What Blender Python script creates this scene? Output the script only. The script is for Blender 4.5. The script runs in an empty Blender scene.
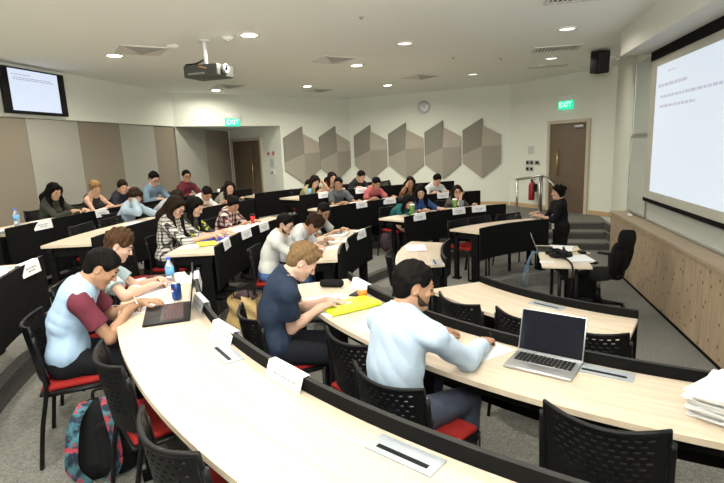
import bpy, bmesh, math, random
import numpy as np
import openvdb
from mathutils import Vector, Matrix

SC = bpy.context.scene
COL = SC.collection
rad = math.radians
random.seed(4)

# ------------------------------------------------------------------ camera
CAM_Z = 2.17
def make_camera():
    p, rl = rad(10.7686), rad(-2.4060)
    r0 = Vector((1, 0, 0)); u0 = Vector((0, math.sin(p), math.cos(p))); f0 = Vector((0, math.cos(p), -math.sin(p)))
    c, s = math.cos(rl), math.sin(rl)
    right = c * r0 + s * u0
    up = -s * r0 + c * u0
    m = Matrix((right, up, -f0)).transposed().to_4x4()
    m.translation = Vector((0, 0, CAM_Z))
    cd = bpy.data.cameras.new('camera'); cd.sensor_width = 36.0; cd.lens = 499.35 / 724 * 36.0
    cd.clip_start = 0.05; cd.clip_end = 100
    o = bpy.data.objects.new('camera', cd); COL.objects.link(o); o.matrix_world = m
    SC.camera = o
make_camera()

# ------------------------------------------------------------------ world, exposure
W = bpy.data.worlds.new('world'); SC.world = W; W.use_nodes = True
W.node_tree.nodes['Background'].inputs[0].default_value = (0.9, 0.95, 1, 1)
W.node_tree.nodes['Background'].inputs[1].default_value = 0.3
SC.view_settings.view_transform = 'Standard'; SC.view_settings.look = 'None'
SC.view_settings.exposure = -0.07; SC.view_settings.gamma = 1.0
SC.view_settings.use_curve_mapping = False

CEIL = 3.6
def area_light(name, loc, size, power, col=(1, 0.95, 0.86), spread=150, rot=(0, 0, 0), shape='DISK', size_y=None):
    ld = bpy.data.lights.new(name, 'AREA'); ld.shape = shape; ld.size = size; ld.energy = power; ld.color = col
    if size_y: ld.size_y = size_y
    ld.spread = rad(spread)
    o = bpy.data.objects.new(name, ld); COL.objects.link(o); o.location = loc; o.rotation_euler = rot
    return o
# the photographer's diffused flash beside the camera
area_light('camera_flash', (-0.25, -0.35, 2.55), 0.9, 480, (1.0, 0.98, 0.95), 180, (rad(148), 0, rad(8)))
LAMP_W, FILL_W = 64, 40

# ------------------------------------------------------------------ materials
class NT:
    def __init__(self, m):
        self.t = m.node_tree; self.n = self.t.nodes
        self.b = self.n['Principled BSDF']
    def new(self, ty, **kw):
        x = self.n.new(ty)
        for k, v in kw.items(): setattr(x, k, v)
        return x
    def link(self, a, b): self.t.links.new(a, b)
    def math(self, op, a, b=None, c=None):
        x = self.n.new('ShaderNodeMath'); x.operation = op
        for i, v in enumerate((a, b, c)):
            if v is None: continue
            if isinstance(v, (int, float)): x.inputs[i].default_value = v
            else: self.link(v, x.inputs[i])
        return x.outputs[0]
    def coord(self, kind='Object'):
        return self.n.new('ShaderNodeTexCoord').outputs[kind]
    def sep(self, v):
        x = self.n.new('ShaderNodeSeparateXYZ'); self.link(v, x.inputs[0]); return x.outputs
    def mix(self, fac, a, b):
        x = self.n.new('ShaderNodeMix'); x.data_type = 'RGBA'
        for i, v in ((0, fac), (6, a), (7, b)):
            if isinstance(v, (int, float)): x.inputs[i].default_value = v
            elif isinstance(v, tuple): x.inputs[i].default_value = (*v[:3], 1)
            else: self.link(v, x.inputs[i])
        return x.outputs[2]
    def noise(self, vec, scale, detail=3, rough=0.5):
        x = self.n.new('ShaderNodeTexNoise'); x.inputs['Scale'].default_value = scale
        x.inputs['Detail'].default_value = detail; x.inputs['Roughness'].default_value = rough
        if vec is not None: self.link(vec, x.inputs['Vector'])
        return x.outputs['Fac']
    def ramp(self, fac, stops):
        x = self.n.new('ShaderNodeValToRGB')
        e = x.color_ramp.elements
        while len(e) < len(stops): e.new(0.5)
        for i, (p, c) in enumerate(stops):
            e[i].position = p; e[i].color = (*c, 1)
        self.link(fac, x.inputs[0]); return x.outputs[0]
    def mapping(self, v, scale):
        x = self.n.new('ShaderNodeMapping'); x.inputs['Scale'].default_value = scale; self.link(v, x.inputs[0]); return x.outputs[0]
    def bump(self, h, strength=0.3, dist=0.01):
        x = self.n.new('ShaderNodeBump'); x.inputs['Strength'].default_value = strength; x.inputs['Distance'].default_value = dist
        self.link(h, x.inputs['Height']); self.link(x.outputs[0], self.b.inputs['Normal'])

MATS = {}
def mat(name, col=(0.5, 0.5, 0.5), rough=0.6, metal=0.0, emit=None, estr=1.0, spec=0.5, alpha=None, trans=0.0, noise=0.0, nscale=30):
    if name in MATS: return MATS[name]
    m = bpy.data.materials.new(name); m.use_nodes = True; t = NT(m); b = t.b
    b.inputs['Base Color'].default_value = (*col, 1); b.inputs['Roughness'].default_value = rough
    b.inputs['Metallic'].default_value = metal; b.inputs['Specular IOR Level'].default_value = spec
    if trans: b.inputs['Transmission Weight'].default_value = trans
    if emit:
        b.inputs['Emission Color'].default_value = (*emit, 1); b.inputs['Emission Strength'].default_value = estr
    if noise:
        f = t.noise(t.coord(), nscale, 4)
        a = tuple(max(0, c * (1 - noise)) for c in col); c2 = tuple(min(1, c * (1 + noise)) for c in col)
        t.link(t.mix(f, a, c2), b.inputs['Base Color'])
    m.diffuse_color = (*col, 1)
    MATS[name] = m; return m

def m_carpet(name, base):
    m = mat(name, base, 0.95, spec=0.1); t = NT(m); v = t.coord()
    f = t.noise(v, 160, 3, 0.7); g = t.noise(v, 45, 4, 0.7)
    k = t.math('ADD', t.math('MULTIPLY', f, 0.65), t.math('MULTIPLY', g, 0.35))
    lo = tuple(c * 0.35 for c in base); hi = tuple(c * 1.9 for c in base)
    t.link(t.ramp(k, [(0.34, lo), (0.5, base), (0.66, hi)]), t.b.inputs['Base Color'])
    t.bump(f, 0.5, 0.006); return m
def m_desk(name='maple_desktop'):
    m = mat(name, (0.68, 0.55, 0.41), 0.38, spec=0.35); t = NT(m); v = t.coord()
    # grain follows the arc: use polar coordinates about the ring centre (object origin)
    s = t.sep(v)
    r = t.math('SQRT', t.math('ADD', t.math('MULTIPLY', s[0], s[0]), t.math('MULTIPLY', s[1], s[1])))
    an = t.math('ARCTAN2', s[1], s[0])
    cb = t.n.new('ShaderNodeCombineXYZ'); t.link(t.math('MULTIPLY', r, 16), cb.inputs[0]); t.link(t.math('MULTIPLY', an, 3.2), cb.inputs[1])
    f = t.noise(cb.outputs[0], 1.6, 5, 0.6)
    t.link(t.ramp(f, [(0.3, (0.435, 0.35, 0.265)), (0.5, (0.515, 0.425, 0.33)), (0.7, (0.575, 0.485, 0.39))]), t.b.inputs['Base Color'])
    return m
def m_pine(name='knotty_pine'):
    m = mat(name, (0.55, 0.40, 0.24), 0.45, spec=0.3); t = NT(m); v = t.coord()
    f = t.noise(t.mapping(v, (9, 9, 1.2)), 2.0, 5, 0.6)
    base = t.ramp(f, [(0.3, (0.29, 0.215, 0.14)), (0.55, (0.37, 0.285, 0.195)), (0.75, (0.42, 0.335, 0.24))])
    s3 = t.sep(v); cb = t.n.new('ShaderNodeCombineXYZ'); t.link(t.math('ADD', t.math('MULTIPLY', s3[0], 0.2312), t.math('MULTIPLY', s3[1], 0.9729)), cb.inputs[0]); t.link(s3[2], cb.inputs[1])
    vo = t.n.new('ShaderNodeTexVoronoi'); vo.voronoi_dimensions = '2D'; vo.inputs['Scale'].default_value = 5.0; vo.inputs['Randomness'].default_value = 1
    t.link(cb.outputs[0], vo.inputs['Vector'])
    k = t.ramp(vo.outputs['Distance'], [(0.0, (1, 1, 1)), (0.055, (1, 1, 1)), (0.10, (0, 0, 0))])
    t.link(t.mix(k, base, (0.10, 0.055, 0.028)), t.b.inputs['Base Color']); return m
def m_plaid(name, base, c1, c2, fx=22.0, w=0.3):
    m = mat(name, base, 0.9, spec=0.1); t = NT(m); s = t.sep(t.coord())
    u = t.math('ADD', t.math('MULTIPLY', s[0], 1.0), t.math('MULTIPLY', s[1], 0.6))
    a = t.math('LESS_THAN', t.math('FRACT', t.math('MULTIPLY', u, fx)), w)
    b = t.math('LESS_THAN', t.math('FRACT', t.math('MULTIPLY', s[2], fx)), w)
    x = t.mix(a, base, c1); x = t.mix(t.math('MULTIPLY', b, 0.75), x, c1)
    x = t.mix(t.math('MULTIPLY', a, b), x, c2)
    t.link(x, t.b.inputs['Base Color']); return m
def m_floral(name='floral_fabric'):
    m = mat(name, (0.03, 0.10, 0.14), 0.85); t = NT(m)
    f = t.noise(t.coord(), 26, 2, 0.5); g = t.noise(t.mapping(t.coord(), (1.3, 1, 1.1)), 19, 2, 0.5)
    x = t.ramp(f, [(0.42, (0.006, 0.012, 0.03)), (0.50, (0.02, 0.075, 0.10)), (0.62, (0.05, 0.16, 0.20))])
    k = t.ramp(g, [(0.56, (0, 0, 0)), (0.60, (1, 1, 1))])
    t.link(t.mix(k, x, (0.32, 0.03, 0.05)), t.b.inputs['Base Color']); return m

M = dict(
    wall=mat('white_wall_paint', (0.70, 0.72, 0.64), 0.9, spec=0.2, noise=0.015, nscale=3),
    ceil=mat('white_ceiling_paint', (0.84, 0.86, 0.80), 0.95, spec=0.1),
    soffit=mat('soffit_paint', (0.66, 0.66, 0.60), 0.9, spec=0.2),
    fab_beige=mat('beige_wall_fabric', (0.235, 0.205, 0.158), 0.95, spec=0.1, noise=0.08, nscale=200),
    fab_grey=mat('pale_grey_wall_fabric', (0.335, 0.332, 0.288), 0.95, spec=0.1, noise=0.06, nscale=200),
    fab_dark=mat('dark_taupe_wall_fabric', (0.27, 0.235, 0.18), 0.95, spec=0.1, noise=0.06, nscale=200),
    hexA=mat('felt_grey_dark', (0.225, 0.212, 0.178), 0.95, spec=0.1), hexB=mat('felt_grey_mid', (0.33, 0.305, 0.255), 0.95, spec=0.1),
    hexC=mat('felt_taupe', (0.375, 0.335, 0.28), 0.95, spec=0.1), hexD=mat('felt_grey_deep', (0.29, 0.265, 0.222), 0.95, spec=0.1),  # each felt facet has its own flat tone
    carpet=m_carpet('speckled_grey_carpet', (0.175, 0.172, 0.155)),
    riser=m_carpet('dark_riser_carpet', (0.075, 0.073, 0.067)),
    desk=m_desk(), band=mat('desk_edge_band', (0.60, 0.50, 0.38), 0.5),
    black=mat('black_laminate', (0.0055, 0.0055, 0.0055), 0.8, spec=0.08),
    grey=mat('lit_panel_top', (0.020, 0.020, 0.019), 0.7, spec=0.2),  # paler copy of the black panel, lamplight put into its colour
    plastic=mat('black_plastic', (0.0055, 0.0055, 0.006), 0.45, spec=0.15),
    tube=mat('black_powder_coat', (0.006, 0.006, 0.007), 0.42, spec=0.2),
    red=mat('red_seat_fabric', (0.21, 0.010, 0.009), 0.85, spec=0.2),
    pine=m_pine(), pinetop=mat('pine_ledge_top', (0.36, 0.285, 0.205), 0.4, noise=0.12, nscale=6),
    skirting=mat('pine_skirting', (0.50, 0.35, 0.19), 0.5),
    door=mat('dark_walnut_door', (0.135, 0.095, 0.062), 0.5, noise=0.15, nscale=8), frame=mat('door_frame_paint', (0.50, 0.44, 0.34), 0.6),
    brass=mat('brass', (0.75, 0.55, 0.20), 0.25, 1.0), steel=mat('brushed_steel', (0.62, 0.62, 0.60), 0.32, 1.0),
    alu=mat('aluminium', (0.50, 0.51, 0.52), 0.35, 0.9), silver=mat('silver_paint', (0.36, 0.39, 0.43), 0.4, 0.3),
    board=mat('whiteboard', (0.44, 0.47, 0.43), 0.25), border=mat('screen_border', (0.42, 0.41, 0.35), 0.8),
    white=mat('white_plastic', (0.75, 0.74, 0.70), 0.5), paper=mat('white_paper', (0.72, 0.72, 0.73), 0.85, spec=0.2),
    ink=mat('grey_ink', (0.30, 0.30, 0.32), 0.8), yellow=mat('lime_folder', (0.62, 0.78, 0.02), 0.5), yel=mat('yellow_paper', (0.80, 0.68, 0.04), 0.7),
    blue=mat('blue_folder', (0.03, 0.05, 0.42), 0.5), dark=mat('dark_screen_glass', (0.006, 0.006, 0.012), 0.12),
    glass=mat('clear_plastic', (0.75, 0.88, 0.98), 0.08, trans=0.85), bluecap=mat('blue_cap', (0.04, 0.10, 0.60), 0.4),
    orange=mat('orange_print', (0.80, 0.22, 0.03), 0.6), green=mat('green_tumbler', (0.075, 0.20, 0.03), 0.3), redp=mat('red_plastic', (0.50, 0.02, 0.02), 0.35),
    bag=mat('tan_paper_bag', (0.42, 0.29, 0.12), 0.7, noise=0.35, nscale=14), floral=m_floral(), bagblack=mat('black_nylon', (0.006, 0.006, 0.007), 0.8, spec=0.15),
    plum=mat('plum_nylon', (0.045, 0.022, 0.03), 0.8), cable=mat('blue_cable', (0.06, 0.14, 0.22), 0.5), grille=mat('loudspeaker_grille', (0.012, 0.012, 0.012), 0.8),
    extred=mat('extinguisher_red', (0.28, 0.008, 0.015), 0.3), vent=mat('vent_metal', (0.62, 0.61, 0.56), 0.6), ventdark=mat('vent_shadow_gap', (0.10, 0.09, 0.07), 0.9),
    lamp=mat('lamp_glow', (1, 1, 1), 0.5, emit=(1.0, 0.95, 0.78), estr=6.0), lampdim=mat('lamp_dim_glow', (0.8, 0.8, 0.8), 0.5, emit=(1.0, 0.95, 0.85), estr=0.7),
    trim=mat('lamp_trim', (0.70, 0.69, 0.62), 0.5),
    screen=mat('projected_screen', (0.25, 0.25, 0.25), 0.9, emit=(0.74, 0.84, 0.95), estr=0.80), screentext=mat('projected_text', (0.18, 0.18, 0.20), 0.9, emit=(0.54, 0.54, 0.66), estr=0.8),
    tv=mat('television_image', (0.1, 0.1, 0.1), 0.3, emit=(0.72, 0.82, 1.0), estr=0.95), tvtext=mat('television_text', (0.1, 0.1, 0.1), 0.4, emit=(0.42, 0.44, 0.58), estr=0.7),
    exitg=mat('exit_green', (0.02, 0.4, 0.25), 0.5, emit=(0.02, 0.75, 0.42), estr=1.0), exitw=mat('exit_white', (0.8, 0.9, 0.9), 0.5, emit=(0.75, 1.0, 0.95), estr=1.0),
)

# ------------------------------------------------------------------ helpers
def setp(o, label=None, cat=None, group=None, kind=None):
    if label: o['label'] = label
    if cat: o['category'] = cat
    if group: o['group'] = group
    if kind: o['kind'] = kind
    return o
def empty(name, loc, rz=0.0, label=None, cat=None, group=None):
    o = bpy.data.objects.new(name, None); COL.objects.link(o); o.location = loc; o.rotation_euler = (0, 0, rz)
    o.empty_display_size = 0.1
    return setp(o, label, cat, group)
def link_mesh(name, me, parent=None, mats=(), loc=(0, 0, 0), rot=(0, 0, 0)):
    o = bpy.data.objects.new(name, me); COL.objects.link(o); o.location = loc; o.rotation_euler = rot
    if parent is not None: o.parent = parent
    for m in mats:
        if len(me.materials) < len(mats): me.materials.append(m)
    return o
class MB:
    """collects shapes into one mesh"""
    def __init__(self): self.v = []; self.f = []; self.s = []; self.m = []
    def add(self, vs, fs, smooth=False, mi=0):
        k = len(self.v); self.v += [tuple(x) for x in vs]
        for f in fs: self.f.append(tuple(i + k for i in f)); self.s.append(smooth); self.m.append(mi)
        return self
    def box(self, c, d, rot=None, mi=0):
        c = Vector(c); hx, hy, hz = (x / 2 for x in d)
        vs = [Vector((x, y, z)) for z in (-hz, hz) for y in (-hy, hy) for x in (-hx, hx)]
        if rot is not None: vs = [rot @ v for v in vs]
        vs = [v + c for v in vs]
        return self.add(vs, [(0, 2, 3, 1), (4, 5, 7, 6), (0, 1, 5, 4), (2, 6, 7, 3), (0, 4, 6, 2), (1, 3, 7, 5)], False, mi)
    def bevbox(self, c, d, r=0.01, rot=None, mi=0, seg=3):
        bm = bmesh.new(); bmesh.ops.create_cube(bm, size=1.0)
        for v in bm.verts: v.co = Vector((v.co.x * d[0], v.co.y * d[1], v.co.z * d[2]))
        bmesh.ops.bevel(bm, geom=bm.edges[:], offset=r, segments=seg, affect='EDGES', profile=0.5)
        bm.verts.index_update(); c = Vector(c)
        vs = [(rot @ v.co if rot is not None else v.co.copy()) + c for v in bm.verts]
        fs = [[v.index for v in f.verts] for f in bm.faces]; bm.free()
        return self.add(vs, fs, True, mi)
    def prism(self, poly, z0, z1, mi=0, top_mi=None):
        n = len(poly); vs = [(x, y, z0) for x, y in poly] + [(x, y, z1) for x, y in poly]
        self.add(vs, [tuple(range(n - 1, -1, -1))], False, mi)
        self.add(vs, [tuple(range(n, 2 * n))], False, mi if top_mi is None else top_mi)
        self.add(vs, [(i, (i + 1) % n, n + (i + 1) % n, n + i) for i in range(n)], False, mi)
        return self
    def tube(self, pts, r, n=10, mi=0, cap=True, closed=False):
        pts = [Vector(p) for p in pts]; N = len(pts)
        rs = r if isinstance(r, (list, tuple)) else [r] * N
        rings = []; up = None
        for i, p in enumerate(pts):
            a = pts[i - 1] if (i > 0 or closed) else p
            b = pts[(i + 1) % N] if (i < N - 1 or closed) else p
            t = (b - a).normalized() if (b - a).length > 1e-9 else Vector((0, 0, 1))
            if up is None:
                up = t.orthogonal().normalized()
            up = (up - t * up.dot(t))
            up = up.normalized() if up.length > 1e-6 else t.orthogonal().normalized()
            q = t.cross(up)
            rings.append([p + (up * math.cos(2 * math.pi * k / n) + q * math.sin(2 * math.pi * k / n)) * rs[i] for k in range(n)])
        vs = [v for rg in rings for v in rg]; fs = []
        for i in range(N if closed else N - 1):
            j = (i + 1) % N
            for k in range(n): fs.append((i * n + k, i * n + (k + 1) % n, j * n + (k + 1) % n, j * n + k))
        self.add(vs, fs, True, mi)
        if cap and not closed:
            self.add(rings[0], [tuple(range(n - 1, -1, -1))], False, mi); self.add(rings[-1], [tuple(range(n))], False, mi)
        return self
    def lathe(self, prof, n=20, c=(0, 0, 0), mi=0, M3=None):
        c = Vector(c); vs = []
        for r, z in prof:
            for k in range(n):
                v = Vector((r * math.cos(2 * math.pi * k / n), r * math.sin(2 * math.pi * k / n), z))
                vs.append((M3 @ v if M3 is not None else v) + c)
        fs = [(i * n + k, i * n + (k + 1) % n, (i + 1) * n + (k + 1) % n, (i + 1) * n + k) for i in range(len(prof) - 1) for k in range(n)]
        self.add(vs, fs, True, mi)
        if prof[0][0] > 1e-5: self.add(vs[:n], [tuple(range(n - 1, -1, -1))], False, mi)
        if prof[-1][0] > 1e-5: self.add(vs[-n:], [tuple(range(n))], False, mi)
        return self
    def ball(self, c, r, nu=14, nv=9, mi=0):
        rr = (r, r, r) if isinstance(r, (int, float)) else r
        vs = []; 
        for i in range(nv + 1):
            th = math.pi * i / nv
            for k in range(nu):
                ph = 2 * math.pi * k / nu
                vs.append((c[0] + rr[0] * math.sin(th) * math.cos(ph), c[1] + rr[1] * math.sin(th) * math.sin(ph), c[2] + rr[2] * math.cos(th)))
        fs = [(i * nu + k, (i + 1) * nu + k, (i + 1) * nu + (k + 1) % nu, i * nu + (k + 1) % nu) for i in range(nv) for k in range(nu)]
        return self.add(vs, fs, True, mi)
    def mesh(self, name, mats):
        me = bpy.data.meshes.new(name); me.from_pydata(self.v, [], self.f)
        for m in (mats if isinstance(mats, (list, tuple)) else [mats]): me.materials.append(m)
        me.polygons.foreach_set('use_smooth', self.s); me.polygons.foreach_set('material_index', self.m)
        bm = bmesh.new(); bm.from_mesh(me); bmesh.ops.remove_doubles(bm, verts=bm.verts, dist=1e-5)
        bmesh.ops.recalc_face_normals(bm, faces=bm.faces); bm.to_mesh(me); bm.free()
        me.update(); return me
    def build(self, name, mats, parent=None, loc=(0, 0, 0), rot=(0, 0, 0)):
        return link_mesh(name, self.mesh(name, mats), parent, (), loc, rot)
def catmull(pts, n=6):
    P = [Vector(p) for p in pts]; P = [P[0] * 2 - P[1]] + P + [P[-1] * 2 - P[-2]]; out = []
    for i in range(1, len(P) - 2):
        for k in range(n):
            t = k / n; a, b, c, d = P[i - 1], P[i], P[i + 1], P[i + 2]
            out.append(0.5 * ((2 * b) + (c - a) * t + (2 * a - 5 * b + 4 * c - d) * t * t + (3 * b - a - 3 * c + d) * t ** 3))
    out.append(P[-2]); return out
def copy_tree(o, parent=None):
    c = o.copy(); COL.objects.link(c)
    if parent is not None: c.parent = parent
    for ch in list(o.children):
        copy_tree(ch, c)
    return c
def text_mesh(txt, size, depth=0.0):
    cu = bpy.data.curves.new('lettering', 'FONT'); cu.body = txt; cu.size = size; cu.align_x = 'CENTER'; cu.align_y = 'CENTER'; cu.extrude = depth
    ob = bpy.data.objects.new('lettering', cu); COL.objects.link(ob)
    dg = bpy.context.evaluated_depsgraph_get(); me = bpy.data.meshes.new_from_object(ob.evaluated_get(dg))
    bpy.data.objects.remove(ob); bpy.data.curves.remove(cu); return me

# ring layout of the room
CX, CY = 3.210, 5.132
ZT = {'front': 0.0, 'A': 0.19, 'B': 0.304, 'C': 0.432, 'D': 0.587, 'E': 0.66}
RI = {'A': 2.31, 'B': 3.47, 'C': 4.72, 'D': 5.92, 'E': 7.05}
DW = 0.50
def pol(R, ang, z=0.0):
    a = rad(ang); return Vector((CX + R * math.cos(a), CY + R * math.sin(a), z))
EX = Vector((0.2312, 0.9729, 0)); NX = Vector((0.9729, -0.2312, 0))     # along / into the screen wall
def sw(s, d, z=0.0): return EX * s + NX * d + Vector((0, 0, z))
# ------------------------------------------------------------------ room shell
K0 = Vector((-7.08, -3.20)); K0m = Vector((-5.15, 7.66)); K1 = Vector((-4.34, 12.22)); K2 = Vector((-0.24, 15.50)); K3 = Vector((4.05, 13.52))
K4 = Vector((5.45, 10.79)); K5 = Vector((sw(8.95, 2.42).x, sw(8.95, 2.42).y)); KW = Vector((sw(-3.0, 2.42).x, sw(-3.0, 2.42).y))
XA = Vector((-3.95, 15.70)); YA = Vector((-2.11, 14.00))
ROOM = [K0, K1, K2, K3, K4, K5, KW]
def along(A, B, s, off=0.0):
    d = (B - A).normalized(); n = Vector((d.y, -d.x))          # n points into the room
    p = A + d * s + n * off; return p
def wall_rot(A, B):
    d = (B - A).normalized(); return math.atan2(d.y, d.x)
def wall(name, A, B, z0, z1, m, th=0.15, off=0.0):
    d = (B - A).normalized(); n = Vector((d.y, -d.x))
    a, b = A + n * off, B + n * off
    mb = MB().prism([tuple(a), tuple(b), tuple(b - n * th), tuple(a - n * th)], z0, z1)
    o = mb.build(name, m); return setp(o, kind='structure')
def cast(ang):
    d = Vector((math.cos(rad(ang)), math.sin(rad(ang)))); o = Vector((CX, CY)); best = 50
    for i in range(len(ROOM)):
        a, b = ROOM[i], ROOM[(i + 1) % len(ROOM)]; e = b - a
        den = d.x * e.y - d.y * e.x
        if abs(den) < 1e-9: continue
        t = ((a.x - o.x) * e.y - (a.y - o.y) * e.x) / den; u = ((a.x - o.x) * d.y - (a.y - o.y) * d.x) / den
        if t > 0.05 and -1e-6 <= u <= 1 + 1e-6: best = min(best, t)
    return best
def ring(name, R0, R1, a0, a1, z1, z0=0.0, step=2.0):
    n = max(2, int((a1 - a0) / step)); mb = MB(); inn = []; out = []
    for i in range(n + 1):
        an = a0 + (a1 - a0) * i / n; lim = cast(an) - 0.01
        r1 = min(R1, lim) if R1 else lim
        inn.append(pol(min(R0, r1 - 0.002), an)); out.append(pol(r1, an))
    vs = [(p.x, p.y, z) for z in (z0, z1) for p in inn + out]; N = n + 1; T = 2 * N
    for i in range(n):
        mb.add(vs, [(T + i, T + N + i, T + N + i + 1, T + i + 1)], mi=0)
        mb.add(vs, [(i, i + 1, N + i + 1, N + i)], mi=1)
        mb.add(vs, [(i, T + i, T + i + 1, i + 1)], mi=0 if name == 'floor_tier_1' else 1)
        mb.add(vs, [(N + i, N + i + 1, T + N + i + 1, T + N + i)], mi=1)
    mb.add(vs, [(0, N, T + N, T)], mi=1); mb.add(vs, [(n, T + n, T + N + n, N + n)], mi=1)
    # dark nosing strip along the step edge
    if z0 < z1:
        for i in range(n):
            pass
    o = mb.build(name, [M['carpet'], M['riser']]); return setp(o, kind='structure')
fl = MB().prism([tuple(p) for p in ROOM], -0.12, 0.0).build('floor', M['carpet']); setp(fl, kind='structure')
ring('floor_tier_1', 2.20, 3.66, 97, 257, ZT['A'])
ring('floor_tier_2', 3.66, 4.94, 97, 257, ZT['B'])
ring('floor_tier_3', 4.94, 6.10, 143, 257, ZT['C'])
ring('floor_tier_9', 4.94, 5.68, 97, 143, ZT['C'])
ring('floor_tier_4', 6.10, 7.35, 143, 257, ZT['D'])
ring('floor_tier_8', 5.68, 7.35, 97, 143, ZT['D'])
ring('floor_tier_5', 7.35, 8.85, 136, 257, ZT['E'])
ring('floor_tier_6', 8.85, None, 136, 257, ZT['C'])
ring('floor_tier_7', 7.35, None, 97, 136, ZT['C'])
ring('floor_step_1', 4.55, 4.95, 60, 97, 0.144)
ring('floor_step_2', 4.95, 5.30, 60, 97, 0.288)
ring('floor_step_3', 5.30, None, 60, 97, ZT['C'])
# dark carpet nosing strips on the step edges
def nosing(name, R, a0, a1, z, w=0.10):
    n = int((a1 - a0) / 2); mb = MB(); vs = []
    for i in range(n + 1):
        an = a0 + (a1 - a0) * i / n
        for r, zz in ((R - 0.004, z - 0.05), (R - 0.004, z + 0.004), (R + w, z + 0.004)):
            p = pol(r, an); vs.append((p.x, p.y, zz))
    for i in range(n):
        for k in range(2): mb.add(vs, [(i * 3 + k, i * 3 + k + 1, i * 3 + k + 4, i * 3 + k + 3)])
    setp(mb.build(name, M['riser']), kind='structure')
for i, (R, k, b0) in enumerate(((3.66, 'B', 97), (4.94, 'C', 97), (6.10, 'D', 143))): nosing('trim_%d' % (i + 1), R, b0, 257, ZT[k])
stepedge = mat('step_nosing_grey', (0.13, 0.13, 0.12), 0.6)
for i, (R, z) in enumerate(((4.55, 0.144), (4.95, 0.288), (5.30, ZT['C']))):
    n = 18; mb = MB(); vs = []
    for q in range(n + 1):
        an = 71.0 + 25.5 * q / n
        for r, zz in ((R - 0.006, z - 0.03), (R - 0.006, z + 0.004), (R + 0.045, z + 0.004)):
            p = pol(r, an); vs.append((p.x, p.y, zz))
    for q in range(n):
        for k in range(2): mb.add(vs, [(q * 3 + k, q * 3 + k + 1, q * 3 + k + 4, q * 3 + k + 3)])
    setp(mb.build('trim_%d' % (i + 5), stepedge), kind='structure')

ceil = MB().prism([(p.x, p.y) for p in (K0, K1, Vector((-4.3, 15.9)), K2 + Vector((-0.1, 0.2)), K3 + Vector((.1, .1)), K4 + Vector((.15, 0)), K5, KW)], CEIL, CEIL + 0.12).build('ceiling', M['ceil']); setp(ceil, kind='structure')
wall('wall_left', K0, K1, 2.82, CEIL, M['wall'], 0.4)                       # bulkhead band above the fabric
wall('wall_left_lower', K0, K1, 0.0, 2.82, M['wall'], 0.15, -0.10)
Lm = (K0m - K0).length
edges = [-8.1, -6.95, -5.8, -4.65, -3.5, -2.35, -1.2, -0.05 + 0.38, 1.46, 2.61, 3.82, 4.63]
edges = [-9.9, -0.80, 0.33, 1.46, 2.61, 3.82, 4.63]
for i in range(len(edges) - 1):
    a, b = edges[i] + Lm, edges[i + 1] + Lm
    m = M['fab_beige'] if i % 2 == 1 else M['fab_grey']
    A, B = along(K0, K1, a + 0.004, -0.045), along(K0, K1, b - 0.004, -0.045)
    d = (B - A).normalized(); n = Vector((d.y, -d.x))
    setp(MB().prism([tuple(A), tuple(B), tuple(B - n * 0.055), tuple(A - n * 0.055)], 0.40, 2.818).build('trim_%d' % (20 + i), m), kind='structure')
# alcove with the rear door
wall('wall_alcove_left', K1, XA, 0.0, 2.82, M['wall'], 0.12, -0.05)
La = (XA - K1).length
for i, (a, b, m) in enumerate(((0.0, 1.72, M['fab_grey']), (1.72, La - 0.02, M['fab_dark']))):
    A, B = along(K1, XA, a + 0.004, 0.0), along(K1, XA, b - 0.004, 0.0)
    d = (B - A).normalized(); n = Vector((d.y, -d.x))
    setp(MB().prism([tuple(A), tuple(B), tuple(B - n * 0.05), tuple(A - n * 0.05)], 0.40, 2.80).build('trim_%d' % (30 + i), m), kind='structure')
wall('wall_alcove_door', XA, YA, 0.0, 2.82, M['wall'], 0.12)
wall('wall_far_left', YA, K2, 0.0, CEIL, M['wall'], 0.12)
d12 = (YA - K1).normalized(); n12 = Vector((d12.y, -d12.x))
setp(MB().prism([tuple(K1), tuple(YA), tuple(YA - n12 * 0.12), tuple(K1 - n12 * 0.12)], 2.82, CEIL).build('wall_bulkhead', M['wall']), kind='structure')
setp(MB().prism([tuple(K1 - n12 * 0.12), tuple(YA - n12 * 0.12), tuple(XA + Vector((0, .1)))], 2.82, 2.92).build('ceiling_alcove', M['wall']), kind='structure')
wall('wall_far', K2, K3, 0.0, CEIL, M['wall'])
wall('wall_door', K3, K4, 0.0, CEIL, M['wall'])
wall('wall_right', K4, K5, 0.0, CEIL, M['wall'])
wall('wall_screen', K5, KW, 0.0, CEIL, M['wall'])
wall('wall_rear', KW, K0, 0.0, CEIL, M['wall'])
# soffit above the screen
A, B = sw(-2.9, 1.93), sw(8.0, 1.93); Cc, D = sw(8.0, 2.419), sw(-2.9, 2.419)
setp(MB().prism([(p.x, p.y) for p in (A, B, Cc, D)], 3.26, CEIL).build('trim_40', M['soffit']), kind='structure')
# pine skirtings
def skirt(i, A, B, a, b, z0, h=0.10):
    P, Q = along(A, B, a, 0.018), along(A, B, b, 0.018); d = (Q - P).normalized(); n = Vector((d.y, -d.x))
    setp(MB().prism([tuple(P), tuple(Q), tuple(Q - n * 0.017), tuple(P - n * 0.017)], z0, z0 + h).build('baseboard_%s' % i, M['skirting']), kind='structure')
skirt('door_left', K3, K4, 0.05, 1.24, ZT['C']); skirt('door_right', K3, K4, 2.52, 3.05, ZT['C']); skirt('right', K4, K5, 0.0, 2.2, ZT['C'])
skirt('far', K2, K3, 0.05, 4.70, ZT['C'])

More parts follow.
